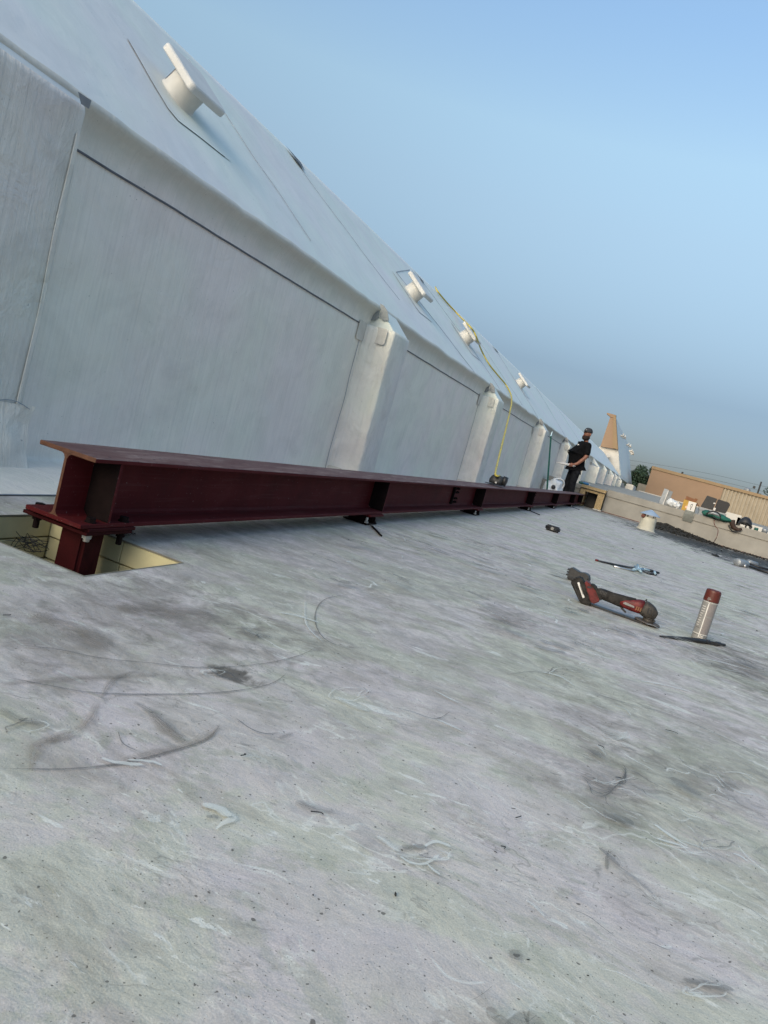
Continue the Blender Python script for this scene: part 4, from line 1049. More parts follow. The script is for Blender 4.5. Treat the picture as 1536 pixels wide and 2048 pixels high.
# spray can
sc_ = empty('spray_can', (.430, 4.335, .003), 'grey labelled spray paint can with a maroon top standing upright on the roof', 'spray can')
bm = bmesh.new(); lathe(bm, [(0, .003), (.034, .003), (.037, 0), (.0385, .004), (.038, .008), (.038, .206), (.0385, .211), (.036, .2125), (0, .2125)], Matrix.Identity(4), 40); from_bm('body', bm, M['label'], sc_, False)
bm = bmesh.new(); lathe(bm, [(.0, .213), (.0395, .213), (.040, .216), (.0385, .262), (.0365, .272), (.033, .274), (.030, .271), (.0, .270)], Matrix.Identity(4), 40); from_bm('cap', bm, M['cap_maroon'], sc_)
def curved(bm, a0, a1, z0, z1, r, n=6):
    pr = None
    for k in range(n+1):
        a = R(a0+(a1-a0)*k/n); cur = (bm.verts.new((r*math.cos(a), r*math.sin(a), z0)), bm.verts.new((r*math.cos(a), r*math.sin(a), z1)))
        if pr: bm.faces.new((pr[0], cur[0], cur[1], pr[1]))
        pr = cur
rg = random.Random(4)
bm = bmesh.new(); curved(bm, 255, 262, .012, .205, .0386); curved(bm, 190, 350, .030, .033, .0386, 20); curved(bm, 200, 345, .2065, .2085, .0392, 20)
for k in range(9):
    z = .075+k*.013; curved(bm, 212, 212+rg.uniform(18, 34), z, z+.0028, .0386)
curved(bm, 268, 292, .008, .026, .0386); from_bm('label_print', bm, M['white'], sc_)
bm = bmesh.new(); curved(bm, 264, 325, .036, .125, .0386, 12); curved(bm, 264, 325, .135, .200, .0386, 12); from_bm('label_panel', bm, simple('label_panel', (.205, .185, .18), .5, 0, .1, 20, 0), sc_)
bm = bmesh.new(); [curved(bm, 270+k*3, 271.4+k*3, .009, .025, .0389, 1) for k in range(7)]; curved(bm, 214, 240, .024, .027, .0388); curved(bm, 214, 244, .062, .065, .0388); from_bm('barcode', bm, M['label_dark'], sc_)
bm = bmesh.new(); curved(bm, 236, 262, .222, .226, .0404); curved(bm, 238, 256, .229, .232, .0402); curved(bm, 236, 250, .216, .219, .0405); from_bm('cap_print', bm, M['label'], sc_)

# tapered black pin / air tool in front of the can
p0, p1, p2 = G(1319, 1272, .006), G(1410, 1283, .012), G(1449, 1290, .010)
dr = empty('drift_pin', (p1.x, p1.y, 0), 'long tapered black steel drift pin lying in front of the spray can', 'drift pin')
off = -Vector((p1.x, p1.y, 0))
bm = bmesh.new(); d = (p1-p0).normalized(); L = (p1-p0).length
lathe(bm, [(0, 0), (.0035, .002), (.006, L*.15), (.0115, L*.55), (.0135, L*.85), (.0125, L*.97), (.010, L), (0, L)], Matrix.Translation(p0+off) @ frame((0, 0, 0), d), 20); from_bm('taper', bm, M['black'], dr, True)
d = (p2-p1).normalized(); L = (p2-p1).length
bm = bmesh.new(); lathe(bm, [(0, 0), (.008, 0), (.0125, .008), (.0125, .03), (.009, .036), (.009, L*.5), (.0115, L*.55), (.011, L*.75), (.007, L*.78), (.0075, L), (0, L)], Matrix.Translation(p1+off+d*.002) @ frame((0, 0, 0), d), 16); from_bm('neck', bm, M['black'], dr)
bm = bmesh.new(); c = p1+d*.05+off; box(bm, (c.x-.02, c.y-.012, .004), (c.x+.035, c.y+.0, .020), .003, Matrix.Translation(c) @ Matrix.Rotation(.6, 4, 'Z') @ Matrix.Translation(-c)); from_bm('clip', bm, M['dgrey'], dr)

# hand tool with pale blue joint
ht = empty('ratchet_tool', tuple(G(1262, 1138)), 'long dark hand tool with pale blue metal joint lying on the roof behind the grinder', 'hand tool')
off = -G(1262, 1138)
def hp(name, bm, mat):
    bmesh.ops.transform(bm, matrix=Matrix.Translation(off), verts=bm.verts); return from_bm(name, bm, mat, ht, True)
bm = bmesh.new(); tube(bm, [G(1191, 1120, .008), G(1202, 1123, .010), G(1232, 1130, .012), G(1268, 1136, .014)], [.004, .008, .010, .009], 8); hp('shank', bm, M['black'])
bm = bmesh.new(); tube(bm, [G(1191, 1120, .009), G(1197, 1121.5, .009)], .0095, 8); hp('red_tip', bm, M['red'])
bm = bmesh.new(); tube(bm, [G(1228, 1133, .007), G(1250, 1138, .007), G(1268, 1142.5, .007)], [.012, .007, .009], 8); hp('steel_arm', bm, M['silver'])
for (a, b2, r_) in (((1266, 1139), (1286, 1139), .013), ((1270, 1133), (1282, 1143), .012), ((1275, 1130), (1278, 1138), .010), ((1280, 1136), (1300, 1141), .008)):
    bm = bmesh.new(); tube(bm, [G(*a, .014), G(*b2, .018)], r_, 8); hp('blue_joint', bm, M['blueg'])
bm = bmesh.new(); tube(bm, [G(1283, 1137, .014), G(1300, 1141, .016), G(1318, 1146, .012)], [.008, .014, .010], 8); hp('grip', bm, M['black'])
bm = bmesh.new(); tube(bm, [G(1282, 1141, .010), G(1298, 1147, .010), G(1312, 1149, .010)], [.006, .010, .012], 8); hp('grip', bm, M['black'])
bm = bmesh.new(); tube(bm, [G(1309, 1143.5, .018), G(1310, 1147.5, .018)], .012, 8); hp('ring', bm, M['blueg'])

# small black device
p = G(1104, 1063); dv = empty('battery_pack', tuple(p), 'small black rounded block lying alone on the roof near the beam', 'device', rz=R(-6))
bm = bmesh.new(); box(bm, (-.085, -.03, .003), (.085, .03, .068), .016, seg=3); from_bm('case', bm, M['black'], dv, True)
bm = bmesh.new(); lathe(bm, [(0, 0), (.018, 0), (.018, .003), (0, .003)], Matrix.Translation((0, -.030, .036)) @ Matrix.Rotation(R(90), 4, 'X'), 16); from_bm('emblem', bm, M['label'], dv)
bm = bmesh.new(); box(bm, (-.07, -.0325, .016), (.07, -.029, .022), .001, seg=1); box(bm, (-.07, -.0325, .050), (.07, -.029, .056), .001, seg=1); from_bm('rib', bm, M['dgrey'], dv)

# tools at the right edge
q0 = G(1475, 1124); rt = empty('caulking_gun', tuple(q0), 'silver barrelled hand tool with long black handle lying at the right edge of the photo', 'hand tool')
def rp_(name, bm, mat):
    bmesh.ops.transform(bm, matrix=Matrix.Translation(-q0), verts=bm.verts); return from_bm(name, bm, mat, rt, True)
bm = bmesh.new(); cyl(bm, G(1474, 1124, .06), G(1492, 1129, .05), .062, n=20, bev=.006); rp_('barrel', bm, M['steelgrey'])
bm = bmesh.new(); cyl(bm, G(1487, 1131, .03), G(1492, 1132.5, .03), .03, n=14); rp_('bright_cap', bm, M['silver'])
bm = bmesh.new(); tube(bm, [G(1493, 1130, .03), G(1515, 1138, .03), G(1545, 1148, .03)], .022, 8); rp_('handle_bar', bm, M['black'])
bm = bmesh.new(); tube(bm, [G(1493, 1126, .05), G(1515, 1133, .05), G(1545, 1141, .05)], .018, 8); rp_('handle_bar', bm, M['black'])
bm = bmesh.new(); tube(bm, [G(1496, 1124, .07), G(1504, 1126, .07), G(1514, 1130, .06)], [.05, .04, .045], 8); rp_('bracket', bm, M['steelgrey'])
bm = bmesh.new(); tube(bm, [G(1425, 1109, .01), G(1432, 1111, .02), G(1438, 1113, .01)], [.02, .03, .01], 7)
tag(from_bm('wedge', bm, M['black']), 'thin dark wedge-shaped scrap on the roof left of the silver tool', 'scrap')

# grinder standing on the beam with yellow cord
bg_ = empty('corded_grinder', (-1.755, 9.0, BZ1+.001), 'black corded grinder with its disc down standing on top of the beam', 'grinder')
bm = bmesh.new(); lathe(bm, [(0, .0), (.115, .003), (.118, .008), (.115, .012), (0, .012)], Matrix.Translation((-.03, -.05, .008)) @ Matrix.Rotation(R(-4), 4, 'Y'), 30); from_bm('disc_guard', bm, M['black'], bg_)
bm = bmesh.new(); loft(bm, [((-.03, -.02, .022), (0, 0, 1), (1, 0, 0), .075, .06), ((-.03, -.01, .06), (0, 0, 1), (1, 0, 0), .082, .066), ((-.02, 0, .105), (0, 0, 1), (1, 0, 0), .078, .06), ((-.02, 0, .128), (0, 0, 1), (1, 0, 0), .05, .045)], 20, p=3); from_bm('motor_body', bm, M['dgrey'], bg_, True)
bm = bmesh.new(); loft(bm, [((.055, .03, .018), (.1, 0, 1), (1, 0, 0), .028, .05), ((.065, .03, .08), (.1, 0, 1), (1, 0, 0), .034, .055), ((.07, .03, .135), (.1, 0, 1), (1, 0, 0), .028, .045)], 16, p=3); from_bm('handle', bm, M['black'], bg_, True)
bm = bmesh.new(); lathe(bm, [(0, 0), (.011, 0), (.011, .004), (0, .004)], Matrix.Translation((-.01, -.088, .04)) @ Matrix.Rotation(R(90), 4, 'X'), 12); from_bm('badge', bm, M['white'], bg_)
nS = Vector((math.sin(TH), 0, math.cos(TH)))
def HS(x, y, h=.03): return hit(x, y, nS, nS.dot(Vector((EX, 0, EZ)))+h)
cpts = [Vector((-1.76, 9.0, .435)), PX(991, 948, -1.80), PX(998, 915, -2.0), PX(1009, 870, -2.25), PX(1018, 832, -2.48), PX(1023, 808, -2.66),
        HS(1022, 790), HS(1012, 770), HS(997, 752), HS(978, 728, .03), HS(964, 703, .05), HS(955, 680, .19), HS(948, 664, .225), HS(937, 650, .215), HS(920, 633, .07), HS(900, 612), HS(885, 595), HS(874, 581), HS(871, 574, .0)]
bm = bmesh.new(); tube(bm, spline(cpts, 6), .0135, 8)
bmesh.ops.transform(bm, matrix=Matrix.Translation(-bg_.location), verts=bm.verts)
from_bm('power_cord', bm, M['cable'], bg_, True)['label'] = 'yellow cord climbing over the white roof slope'

# green pole and white bag
a, b2 = PX(1102, 872, -2.28), PX(1097, 982, -2.10)
a = Vector((-2.28, 16.2, 1.40)); a = hit(1102, 872, (0, 1, 0), 16.2); b2 = hit(1096, 990, (0, 1, 0), 16.4)
gp = empty('green_pole', (b2.x, b2.y, 0), 'thin dark green pole with pale tip leaning beside the pilaster near the worker', 'pole')
bm = bmesh.new(); cyl(bm, (0, 0, .01), a-Vector((b2.x, b2.y, 0)), .021, .017, 10); from_bm('shaft', bm, M['greenp'], gp)
bm = bmesh.new(); c = a-Vector((b2.x, b2.y, 0)); cyl(bm, c, c+Vector((.0, 0, .10)), .02, .008, 10); from_bm('tip', bm, M['blueg'], gp)
bgp = Vector((-2.12, 17.3, 0)); bm = bmesh.new()
bmesh.ops.create_icosphere(bm, subdivisions=4, radius=1)
for v in bm.verts:
    p = v.co.copy(); k = 1 + .28*noise.noise(p*1.7) + .18*abs(noise.noise(p*3.9)) + .08*noise.noise(p*9)
    v.co = Vector((p.x*.21*k, p.y*.3*k, max(.0, .23+p.z*.27*k)))
wb = tag(from_bm('plastic_bag', bm, M['bag'], None, True), 'crumpled white plastic bag open at the top behind the beam by the green pole', 'bag'); wb.location = (bgp.x, bgp.y, .003)
bm = bmesh.new(); tube(bm, spline([(-.1, -.1, .40), (0, -.14, .52), (.14, -.1, .54), (.2, 0, .44), (.16, .04, .3)], 6), .018, 7); tube(bm, spline([(-.2, -.2, .2), (-.08, -.3, .30), (.05, -.3, .20), (.16, -.2, .22)], 5), .016, 6)
from_bm('handle', bm, M['bag'], wb, True)
bm = bmesh.new(); bmesh.ops.create_icosphere(bm, subdivisions=2, radius=.05); bmesh.ops.translate(bm, verts=bm.verts, vec=(.02, -.27, .33)); from_bm('bag_opening', bm, M['dgrey'], wb)

# ------------------------------------------------------------------ WORKER
def skin_obj(name, V, E, Rd, mat, parent, sub=2, root=0, smooth=True):
    me = bpy.data.meshes.new(name); me.from_pydata([tuple(v) for v in V], E, []); o = link(name, me, mat, parent)
    m = o.modifiers.new('skin', 'SKIN'); m.use_smooth_shade = smooth
    sv_ = me.skin_vertices[0].data
    for i, r in enumerate(Rd):
        sv_[i].radius = r if isinstance(r, tuple) else (r, r); sv_[i].use_root = (i == root)
    s = o.modifiers.new('sub', 'SUBSURF'); s.levels = sub; s.render_levels = sub
    return o
MX, MY = -1.97, 19.2
wk = empty('person', (MX, MY, 0), 'bearded worker in black cap, T-shirt and dark trousers standing behind the beam', 'person')
fx = Vector((-.90, -.43, 0)); sx = Vector((.43, -.90, 0))      # facing / his left
def W(a, b, z): return fx*a + sx*b + Vector((0, 0, z))
hd = W(-.02, .03, 1.77)
BV = [W(0, 0, 1.02), W(.03, 0, 1.22), W(-.03, 0, 1.45), W(-.045, .01, 1.58), W(-.02, .02, 1.66), W(-.01, .03, 1.76),
      W(-.05, .20, 1.50), W(-.07, .28, 1.22), W(.10, .27, 1.00), W(.20, .245, .95),
      W(-.04, -.20, 1.50), W(-.06, -.28, 1.22), W(.02, -.28, .98), W(.06, -.27, .86),
      W(.0, .11, .95), W(.02, .13, .52), W(-.03, .14, .10), W(.12, .15, .04),
      W(.0, -.11, .95), W(.05, -.12, .52), W(.02, -.13, .10), W(.16, -.14, .04)]
BE = [(0, 1), (1, 2), (2, 3), (3, 4), (4, 5), (2, 6), (6, 7), (7, 8), (8, 9), (2, 10), (10, 11), (11, 12), (12, 13), (0, 14), (14, 15), (15, 16), (16, 17), (0, 18), (18, 19), (19, 20), (20, 21)]
BR = [.14, .15, .15, .07, .065, .095, .07, .055, .042, .03, .07, .055, .042, .03, .10, .065, .05, .04, .10, .065, .05, .04]
body = skin_obj('body', BV, BE, BR, M['skin'], wk)
# shirt
SV = [W(.02, 0, .92), W(.05, 0, 1.06), W(.065, 0, 1.24), W(-.01, 0, 1.44), W(-.04, .01, 1.57), W(-.05, .20, 1.49), W(-.065, .255, 1.34), W(-.07, .285, 1.24), W(-.04, -.20, 1.49), W(-.05, -.26, 1.34), W(-.03, -.29, 1.24)]
SE = [(0, 1), (1, 2), (2, 3), (3, 4), (3, 5), (5, 6), (6, 7), (3, 8), (8, 9), (9, 10)]
SR = [(.185, .18), (.215, .205), (.225, .22), (.195, .19), .09, .11, .09, .078, .10, .09, .078]
skin_obj('t_shirt', SV, SE, SR, M['shirt'], wk, root=1)
TV = [W(.0, 0, 1.0), W(.0, .09, .90), W(.015, .12, .72), W(.025, .13, .52), W(-.01, .14, .30), W(-.03, .145, .10), W(.0, -.09, .90), W(.035, -.11, .72), W(.05, -.12, .52), W(.03, -.13, .30), W(.02, -.13, .10)]
TE = [(0, 1), (1, 2), (2, 3), (3, 4), (4, 5), (0, 6), (6, 7), (7, 8), (8, 9), (9, 10)]
TR = [.165, .12, .108, .092, .085, .08, .12, .108, .092, .085, .08]
skin_obj('trousers', TV, TE, TR, M['jeans'], wk)
for s_ in (.145, -.13):
    bm = bmesh.new(); a0 = -.03 if s_ > 0 else .02
    loft(bm, [(W(a0-.09, s_, .05), fx, sx, .045, .05), (W(a0, s_, .065), fx, sx, .052, .062), (W(a0+.1, s_, .05), fx, sx, .05, .047), (W(a0+.19, s_, .034), fx, sx, .04, .03)], 14, p=2.6); from_bm('boot', bm, M['black'], wk, True)
# head: turned a little towards the camera
hf = Vector((-.62, -.78, 0)).normalized(); hs_ = Vector((.78, -.62, 0)).normalized()
def Hh(a, b, z): return hd + hf*a + hs_*b + Vector((0, 0, z))
bm = bmesh.new(); bmesh.ops.create_uvsphere(bm, u_segments=24, v_segments=16, radius=1)
for v in bm.verts:
    p = v.co.copy(); taper = 1 - .18*max(0, -p.z)
    v.co = Hh(p.x*.105*taper + .01*max(0, -p.z), p.y*.083*taper, p.z*.130 + .01)
hdo = from_bm('head', bm, M['skin'], wk, True)
bm = bmesh.new(); prism(bm, [(.095, .035), (.125, -.012), (.12, -.022), (.09, -.022)], -.016, .016, .004)
for v in bm.verts: v.co = Hh(v.co.x, v.co.y, v.co.z)
from_bm('nose', bm, M['skin'], hdo, True)
for s_ in (-1, 1):
    bm = bmesh.new(); bmesh.ops.create_uvsphere(bm, u_segments=10, v_segments=8, radius=.011); bmesh.ops.translate(bm, verts=bm.verts, vec=Hh(.093, s_*.034, .028)); from_bm('eye', bm, M['black'], hdo)
    bm = bmesh.new(); bmesh.ops.create_uvsphere(bm, u_segments=10, v_segments=8, radius=1, matrix=Matrix.Diagonal((.018, .012, .034, 1))); bmesh.ops.translate(bm, verts=bm.verts, vec=Hh(-.01, s_*.086, .01)); from_bm('ear', bm, M['skin'], hdo, True)
bm = bmesh.new(); bmesh.ops.create_uvsphere(bm, u_segments=24, v_segments=16, radius=1)
for v in bm.verts:
    p = v.co.copy(); n_ = 1+.06*noise.noise(p*6)
    v.co = Hh(.018+p.x*.104*n_, p.y*.089*n_, -.082 + p.z*.078*n_ - .02*max(0, p.x))
from_bm('beard', bm, M['beard'], hdo, True)
bm = bmesh.new(); loft(bm, [(Hh(.118, -.026, -.048), hs_, hf, .008, .006), (Hh(.126, 0, -.050), hs_, hf, .009, .009), (Hh(.118, .026, -.048), hs_, hf, .008, .006)], 10); from_bm('mouth', bm, simple('lips', (.28, .07, .06), .5), hdo, True)
# cap
bm = bmesh.new(); rings = []
for k in range(7):
    a = R(90*k/6.0); rr_ = math.cos(a); z = math.sin(a)
    if k == 6: rings.append([bm.verts.new(Hh(-.005, 0, .165))]); continue
    rings.append([bm.verts.new(Hh(-.005+.118*rr_**.7*math.cos(t), .098*rr_**.7*math.sin(t), .050+.115*z)) for t in [2*math.pi*j/24 for j in range(24)]])
for A, B in zip(rings, rings[1:]):
    for k in range(24):
        l = (k+1) % 24
        bm.faces.new((A[k], A[l], B[0]) if len(B) == 1 else (A[k], A[l], B[l], B[k]))
bm.faces.new(rings[0]); cap_ = from_bm('cap', bm, simple('charcoal_cap', (.025, .028, .034), .8), wk, True)
bm = bmesh.new(); up2, dn2 = [], []
for k in range(13):
    t = R(-62+124*k/12); up2.append(Hh(.095*math.cos(t)+.085*math.cos(t*.9), .088*math.sin(t)*1.0, .052-.012*math.cos(t))); dn2.append(Hh(.085*math.cos(t), .088*math.sin(t), .058))
vu = [bm.verts.new(p) for p in up2]; vd = [bm.verts.new(p) for p in dn2]
for k in range(12): bm.faces.new((vd[k], vu[k], vu[k+1], vd[k+1]))
bmesh.ops.solidify(bm, geom=bm.faces[:], thickness=.006); from_bm('cap_brim', bm, M['black'], cap_)
bm = bmesh.new(); box(bm, (-.002, -.018, -.013), (.004, .018, .013), .004, seg=2)
mt = Matrix(((hf.x, hs_.x, 0, 0), (hf.y, hs_.y, 0, 0), (0, 0, 1, 0), (0, 0, 0, 1))); c = Hh(.104, .025, .10)
bmesh.ops.transform(bm, matrix=Matrix.Translation(c) @ mt @ Matrix.Rotation(R(-22), 4, 'Y'), verts=bm.verts); from_bm('cap_badge', bm, M['label'], cap_)
bm = bmesh.new(); bmesh.ops.create_uvsphere(bm, u_segments=14, v_segments=8, radius=1, matrix=Matrix.Diagonal((.01, .03, .022, 1)))
c = W(.155, .10, 1.46); bmesh.ops.transform(bm, matrix=Matrix.Translation(c) @ Matrix.Rotation(math.atan2(fx.y+.4*sx.y, fx.x+.4*sx.x), 4, 'Z'), verts=bm.verts); from_bm('shirt_print', bm, M['white'], wk, True)
# hand: palm and fingers closed round the tube
hc = W(.235, .235, .93)
tube_dir = W(1, -.12, -.07).normalized()
bm = bmesh.new(); loft(bm, [(W(.17, .245, .965), W(1, 0, -.4), sx, .024, .032), (W(.215, .25, .945), W(1, 0, -.4), sx, .026, .046), (W(.255, .25, .93), W(1, 0, -.4), sx, .022, .042)], 12)
from_bm('palm', bm, M['skin'], wk, True)
for k in range(4):
    o_ = tube_dir*(.036-.024*k); r_ = .030
    base = hc + o_; up3 = Vector((0, 0, 1)); sd3 = tube_dir.cross(up3).normalized()
    if sd3.dot(sx) < 0: sd3 = -sd3
    L = [1, 1.1, 1.05, .85][k]
    V = [base + sd3*.03*1 + up3*.022, base + sd3*.038 - up3*.008, base + sd3*.016 - up3*.036*L, base - sd3*.016 - up3*.032*L, base - sd3*.028*L - up3*.010]
    skin_obj('finger', V, [(0, 1), (1, 2), (2, 3), (3, 4)], [.0115, .011, .0105, .0095, .008], M['skin'], wk, sub=1)
V = [hc + Vector((0, 0, .03)) - tube_dir*.0 + sx*.01, hc + Vector((0, 0, .036)) + tube_dir*.03, hc + Vector((0, 0, .03)) + tube_dir*.062 - sx*.012]
skin_obj('thumb', V, [(0, 1), (1, 2)], [.014, .012, .010], M['skin'], wk, sub=1)
# what he holds
a, b2 = hc - tube_dir*.09, hc + tube_dir*.30
held = empty('sealant_tube', tuple(hc + Vector((MX, MY, 0))), 'white sealant tube with tapered nozzle held in the hand of the worker', 'tube')
bm = bmesh.new(); lathe(bm, [(0, 0), (.030, 0), (.030, .32), (.016, .33), (.010, .43), (0, .435)], Matrix.Translation(-tube_dir*.09) @ frame((0, 0, 0), tube_dir), 18); from_bm('cartridge', bm, M['white'], held, True)
bm = bmesh.new(); lathe(bm, [(0, 0), (.012, 0), (.012, .03), (0, .03)], Matrix.Translation(-tube_dir*.122) @ frame((0, 0, 0), tube_dir), 12); from_bm('plunger', bm, M['silver'], held)

# ------------------------------------------------------------------ things on and by the parapet
PT = .603
# pipe vent with blue cone cap
pv = empty('pipe_vent', (.03, 16.6, 0), 'short cream pipe vent with pale blue cone cap on the roof by the parapet', 'pipe vent')
bm = bmesh.new(); lathe(bm, [(.20, .003), (.175, .02), (.165, .06), (.155, .20), (.150, .285), (.135, .285), (.135, .2), (0, .2)], Matrix.Identity(4), 30); from_bm('pipe', bm, M['creampipe'], pv, True)
bm = bmesh.new(); lathe(bm, [(0, .445), (.02, .44), (.205, .335), (.207, .328), (.19, .33), (0, .42)], Matrix.Identity(4), 30); from_bm('cone_cap', bm, M['capblue'], pv, True)
bm = bmesh.new()
for a in (20, 140, 250, 310): box(bm, (.118, -.012, .27), (.124, .012, .375), 0, Matrix.Rotation(R(a), 4, 'Z'))
from_bm('cap_strut', bm, M['black'], pv)
bm = bmesh.new(); t = bmesh.new(); bmesh.ops.create_icosphere(t, subdivisions=2, radius=.05, matrix=Matrix.Translation((-.12, -.09, .285))); merge(bm, t)
for v in bm.verts: v.co += Vector((1, 1, .5))*.02*noise.noise(v.co*30)
from_bm('sealant_lump', bm, M['brick'], pv)
# soil bank
bm = bmesh.new(); rg = random.Random(11)
N, Mh = 60, 10; pr = None
for i in range(N+1):
    x = .05+ 1.75*i/N; cur = []
    hgt = .16*math.sin(math.pi*min(1, (i/N)**.6))**.7*(1-.55*i/N)
    for j in range(Mh+1):
        t = j/Mh; y = 20.38 - 1.1*t*(1 - .3*i/N); z = .004 + hgt*max(0, 1-t*1.15)**.8*(1+.5*noise.noise(Vector((x*6, y*6, 0)))) + .02*max(0, noise.noise(Vector((x*16, y*16, 3))))*(1-t)
        cur.append(bm.verts.new((x, y, z)))
    if pr:
        for j in range(Mh): bm.faces.new((pr[j], cur[j], cur[j+1], pr[j+1]))
    pr = cur
for k in range(1500):
    x = .05+3.6*rg.random()**1.3; t = rg.random()**1.5; y = 20.36-1.15*t
    i = (x-.05)/1.75; hgt = .16*math.sin(math.pi*min(1, max(0, i)**.6))**.7*(1-.55*i) if i < 1 else .0
    if isinstance(hgt, complex): hgt = 0
    z = .01+hgt*max(0, 1-t*1.15); s = rg.uniform(.012, .035)
    a = Vector((rg.gauss(0, 1), rg.gauss(0, 1), rg.gauss(0, .6))).normalized(); b2 = a.cross(Vector((rg.gauss(0, 1), rg.gauss(0, 1), 1))).normalized(); p = Vector((x, y, z))
    bm.faces.new([bm.verts.new(p+v) for v in (a*s, b2*s*.5, -a*s, -b2*s*.5)])
for k in range(500):   # flakes washed out over the roof
    x = .2+3.0*rg.random(); y = 20.2-rg.random()**1.5*5.5*(.3+x*.25); s = rg.uniform(.01, .04); p = Vector((x, y, .006+s*.2))
    a = Vector((rg.gauss(0, 1), rg.gauss(0, 1), rg.gauss(0, .25))).normalized(); b2 = a.cross(Vector((0, 0, 1))).normalized()
    bm.faces.new([bm.verts.new(p+v) for v in (a*s, b2*s*.4, -a*s, -b2*s*.4)])
tag(from_bm('soil_bank', bm, M['soil']), 'black soil and dead leaves banked against the parapet foot right of the pipe vent', 'soil', kind='stuff')

yb = 20.5
def on(x): return Vector((x, yb, PT))
# galvanised box standing
g1 = empty('sheet_metal_duct', tuple(on(.25)), 'upright grey sheet metal duct piece standing on the parapet left of the plastic bags', 'duct')
bm = bmesh.new(); box(bm, (-.11, -.02, .0), (.0, .12, .40), .004, Matrix.Rotation(R(4), 4, 'Y'), seg=1); from_bm('panel', bm, M['steelgrey'], g1)
bm = bmesh.new(); box(bm, (.004, .0, .0), (.115, .14, .39), .004, Matrix.Rotation(R(4), 4, 'Y'), seg=1); from_bm('panel', bm, simple('dull_zinc', (.17, .185, .20), .45, .4), g1)
bm = bmesh.new(); box(bm, (-.005, -.03, .0), (.008, -.021, .38), 0, Matrix.Rotation(R(4), 4, 'Y')); from_bm('flange', bm, M['silver'], g1)
# clear bags / bottles
bm = bmesh.new()
for (x, z, s) in ((.42, .10, .11), (.53, .08, .09), (.60, .06, .07)):
    t = bmesh.new(); bmesh.ops.create_icosphere(t, subdivisions=3, radius=s, matrix=Matrix.Translation((x-.5, 0, z)))
    for v in t.verts: v.co += v.normal*.03*noise.noise(v.co*22); v.co.z = max(.0, v.co.z)
    merge(bm, t)
pbg = tag(from_bm('clear_bags', bm, M['bag'], None, True), 'crumpled clear plastic bags on the parapet between the metal duct and the yellow box', 'bag'); pbg.location = on(.5)
bm = bmesh.new(); cyl(bm, (.09, -.03, .0), (.09, -.03, .16), .022, n=10); from_bm('spray_nozzle', bm, M['white'], pbg)
# cardboard box
cb = empty('cardboard_box', tuple(on(.86)), 'open cardboard box with orange-yellow side, white front and brown flaps on the parapet', 'box', rz=R(-8))
bm = bmesh.new(); box(bm, (-.15, -.10, .0), (.155, .12, .27), .003, seg=1); from_bm('carton', bm, M['yellow'], cb)
bm = bmesh.new(); box(bm, (-.03, -.104, .004), (.157, -.1005, .262)); from_bm('white_front', bm, M['white'], cb)
bm = bmesh.new(); box(bm, (-.152, -.09, .262), (.16, .10, .268)); prism(bm, [(-.13, .27), (.13, .27), (.16, .36), (.09, .37), (.08, .34), (-.12, .37)], -.1, -.094); prism(bm, [(.156, .262), (.162, .262), (.215, .20), (.205, .195)], -.1, .1); prism(bm, [(-.14, .27), (.10, .27), (.10, .35), (-.14, .35)], .09, .096)
from_bm('flap', bm, M['card'], cb)
bm = bmesh.new()
for r0, r1, cx, cz in ((.030, .019, .062, .165), (.0, .0, 0, 0)):
    if not r0: continue
    for k in range(20):
        a, a2 = 2*math.pi*k/20, 2*math.pi*(k+1)/20
        q4 = [(cx+r*math.cos(t)*.8, -.106, cz+r*math.sin(t)*1.5) for r, t in ((r0, a), (r0, a2), (r1, a2), (r1, a))]
        bm.faces.new([bm.verts.new(p) for p in q4])
box(bm, (.056, -.107, .055), (.072, -.105, .125)); from_bm('printed_mark', bm, M['dgrey'], cb)
bm = bmesh.new(); lathe(bm, [(0, 0), (.03, 0), (.03, .002), (0, .002)], Matrix.Translation((-.05, -.1015, .10)) @ Matrix.Rotation(R(90), 4, 'X'), 16); from_bm('round_print', bm, simple('peach_print', (.75, .45, .30), .6), cb)
# hanging paper
bm = bmesh.new(); pr = None
for k in range(9):
    z = .655 - .035*k; y = 20.372 - .02*math.sin(k*.5) - .012; cur = [bm.verts.new((x + .006*math.sin(k), y, z)) for x in (.79, .87, .95, 1.03)]
    if pr:
        for j in range(3): bm.faces.new((pr[j], cur[j], cur[j+1], pr[j+1]))
    pr = cur
bmesh.ops.solidify(bm, geom=bm.faces[:], thickness=.004)
tag(from_bm('grey_sheet', bm, M['paper']), 'grey sheet hanging over the parapet face below the cardboard box', 'sheet')
bpy.data.objects['grey_sheet'].location = (0, 0, -.02)
# open case
oc = empty('tool_case', tuple(on(1.45) + Vector((0, .1, .0))), 'open dark grey tool case with two raised lids behind the green bag', 'case', rz=R(2))
bm = bmesh.new(); prism(bm, [(-.32, .20), (-.02, .20), (.0, .50), (-.25, .52)], .06, .10, .008); from_bm('lid', bm, M['dgrey'], oc)
bm = bmesh.new(); prism(bm, [(.005, .20), (.29, .20), (.33, .45), (.27, .49), (.02, .50)], .05, .12, .012); from_bm('lid', bm, M['black'], oc)
bm = bmesh.new(); box(bm, (-.36, -.06, .12), (.30, .10, .195), .01); box(bm, (-.33, -.04, 0), (.27, .09, .12)); from_bm('tray', bm, M['steelgrey'], oc)
bm = bmesh.new(); box(bm, (-.06, .048, .36), (-.01, .059, .39), .004); box(bm, (-.03, -.07, .15), (.02, -.061, .27), .002); from_bm('latch', bm, M['silver'], oc)
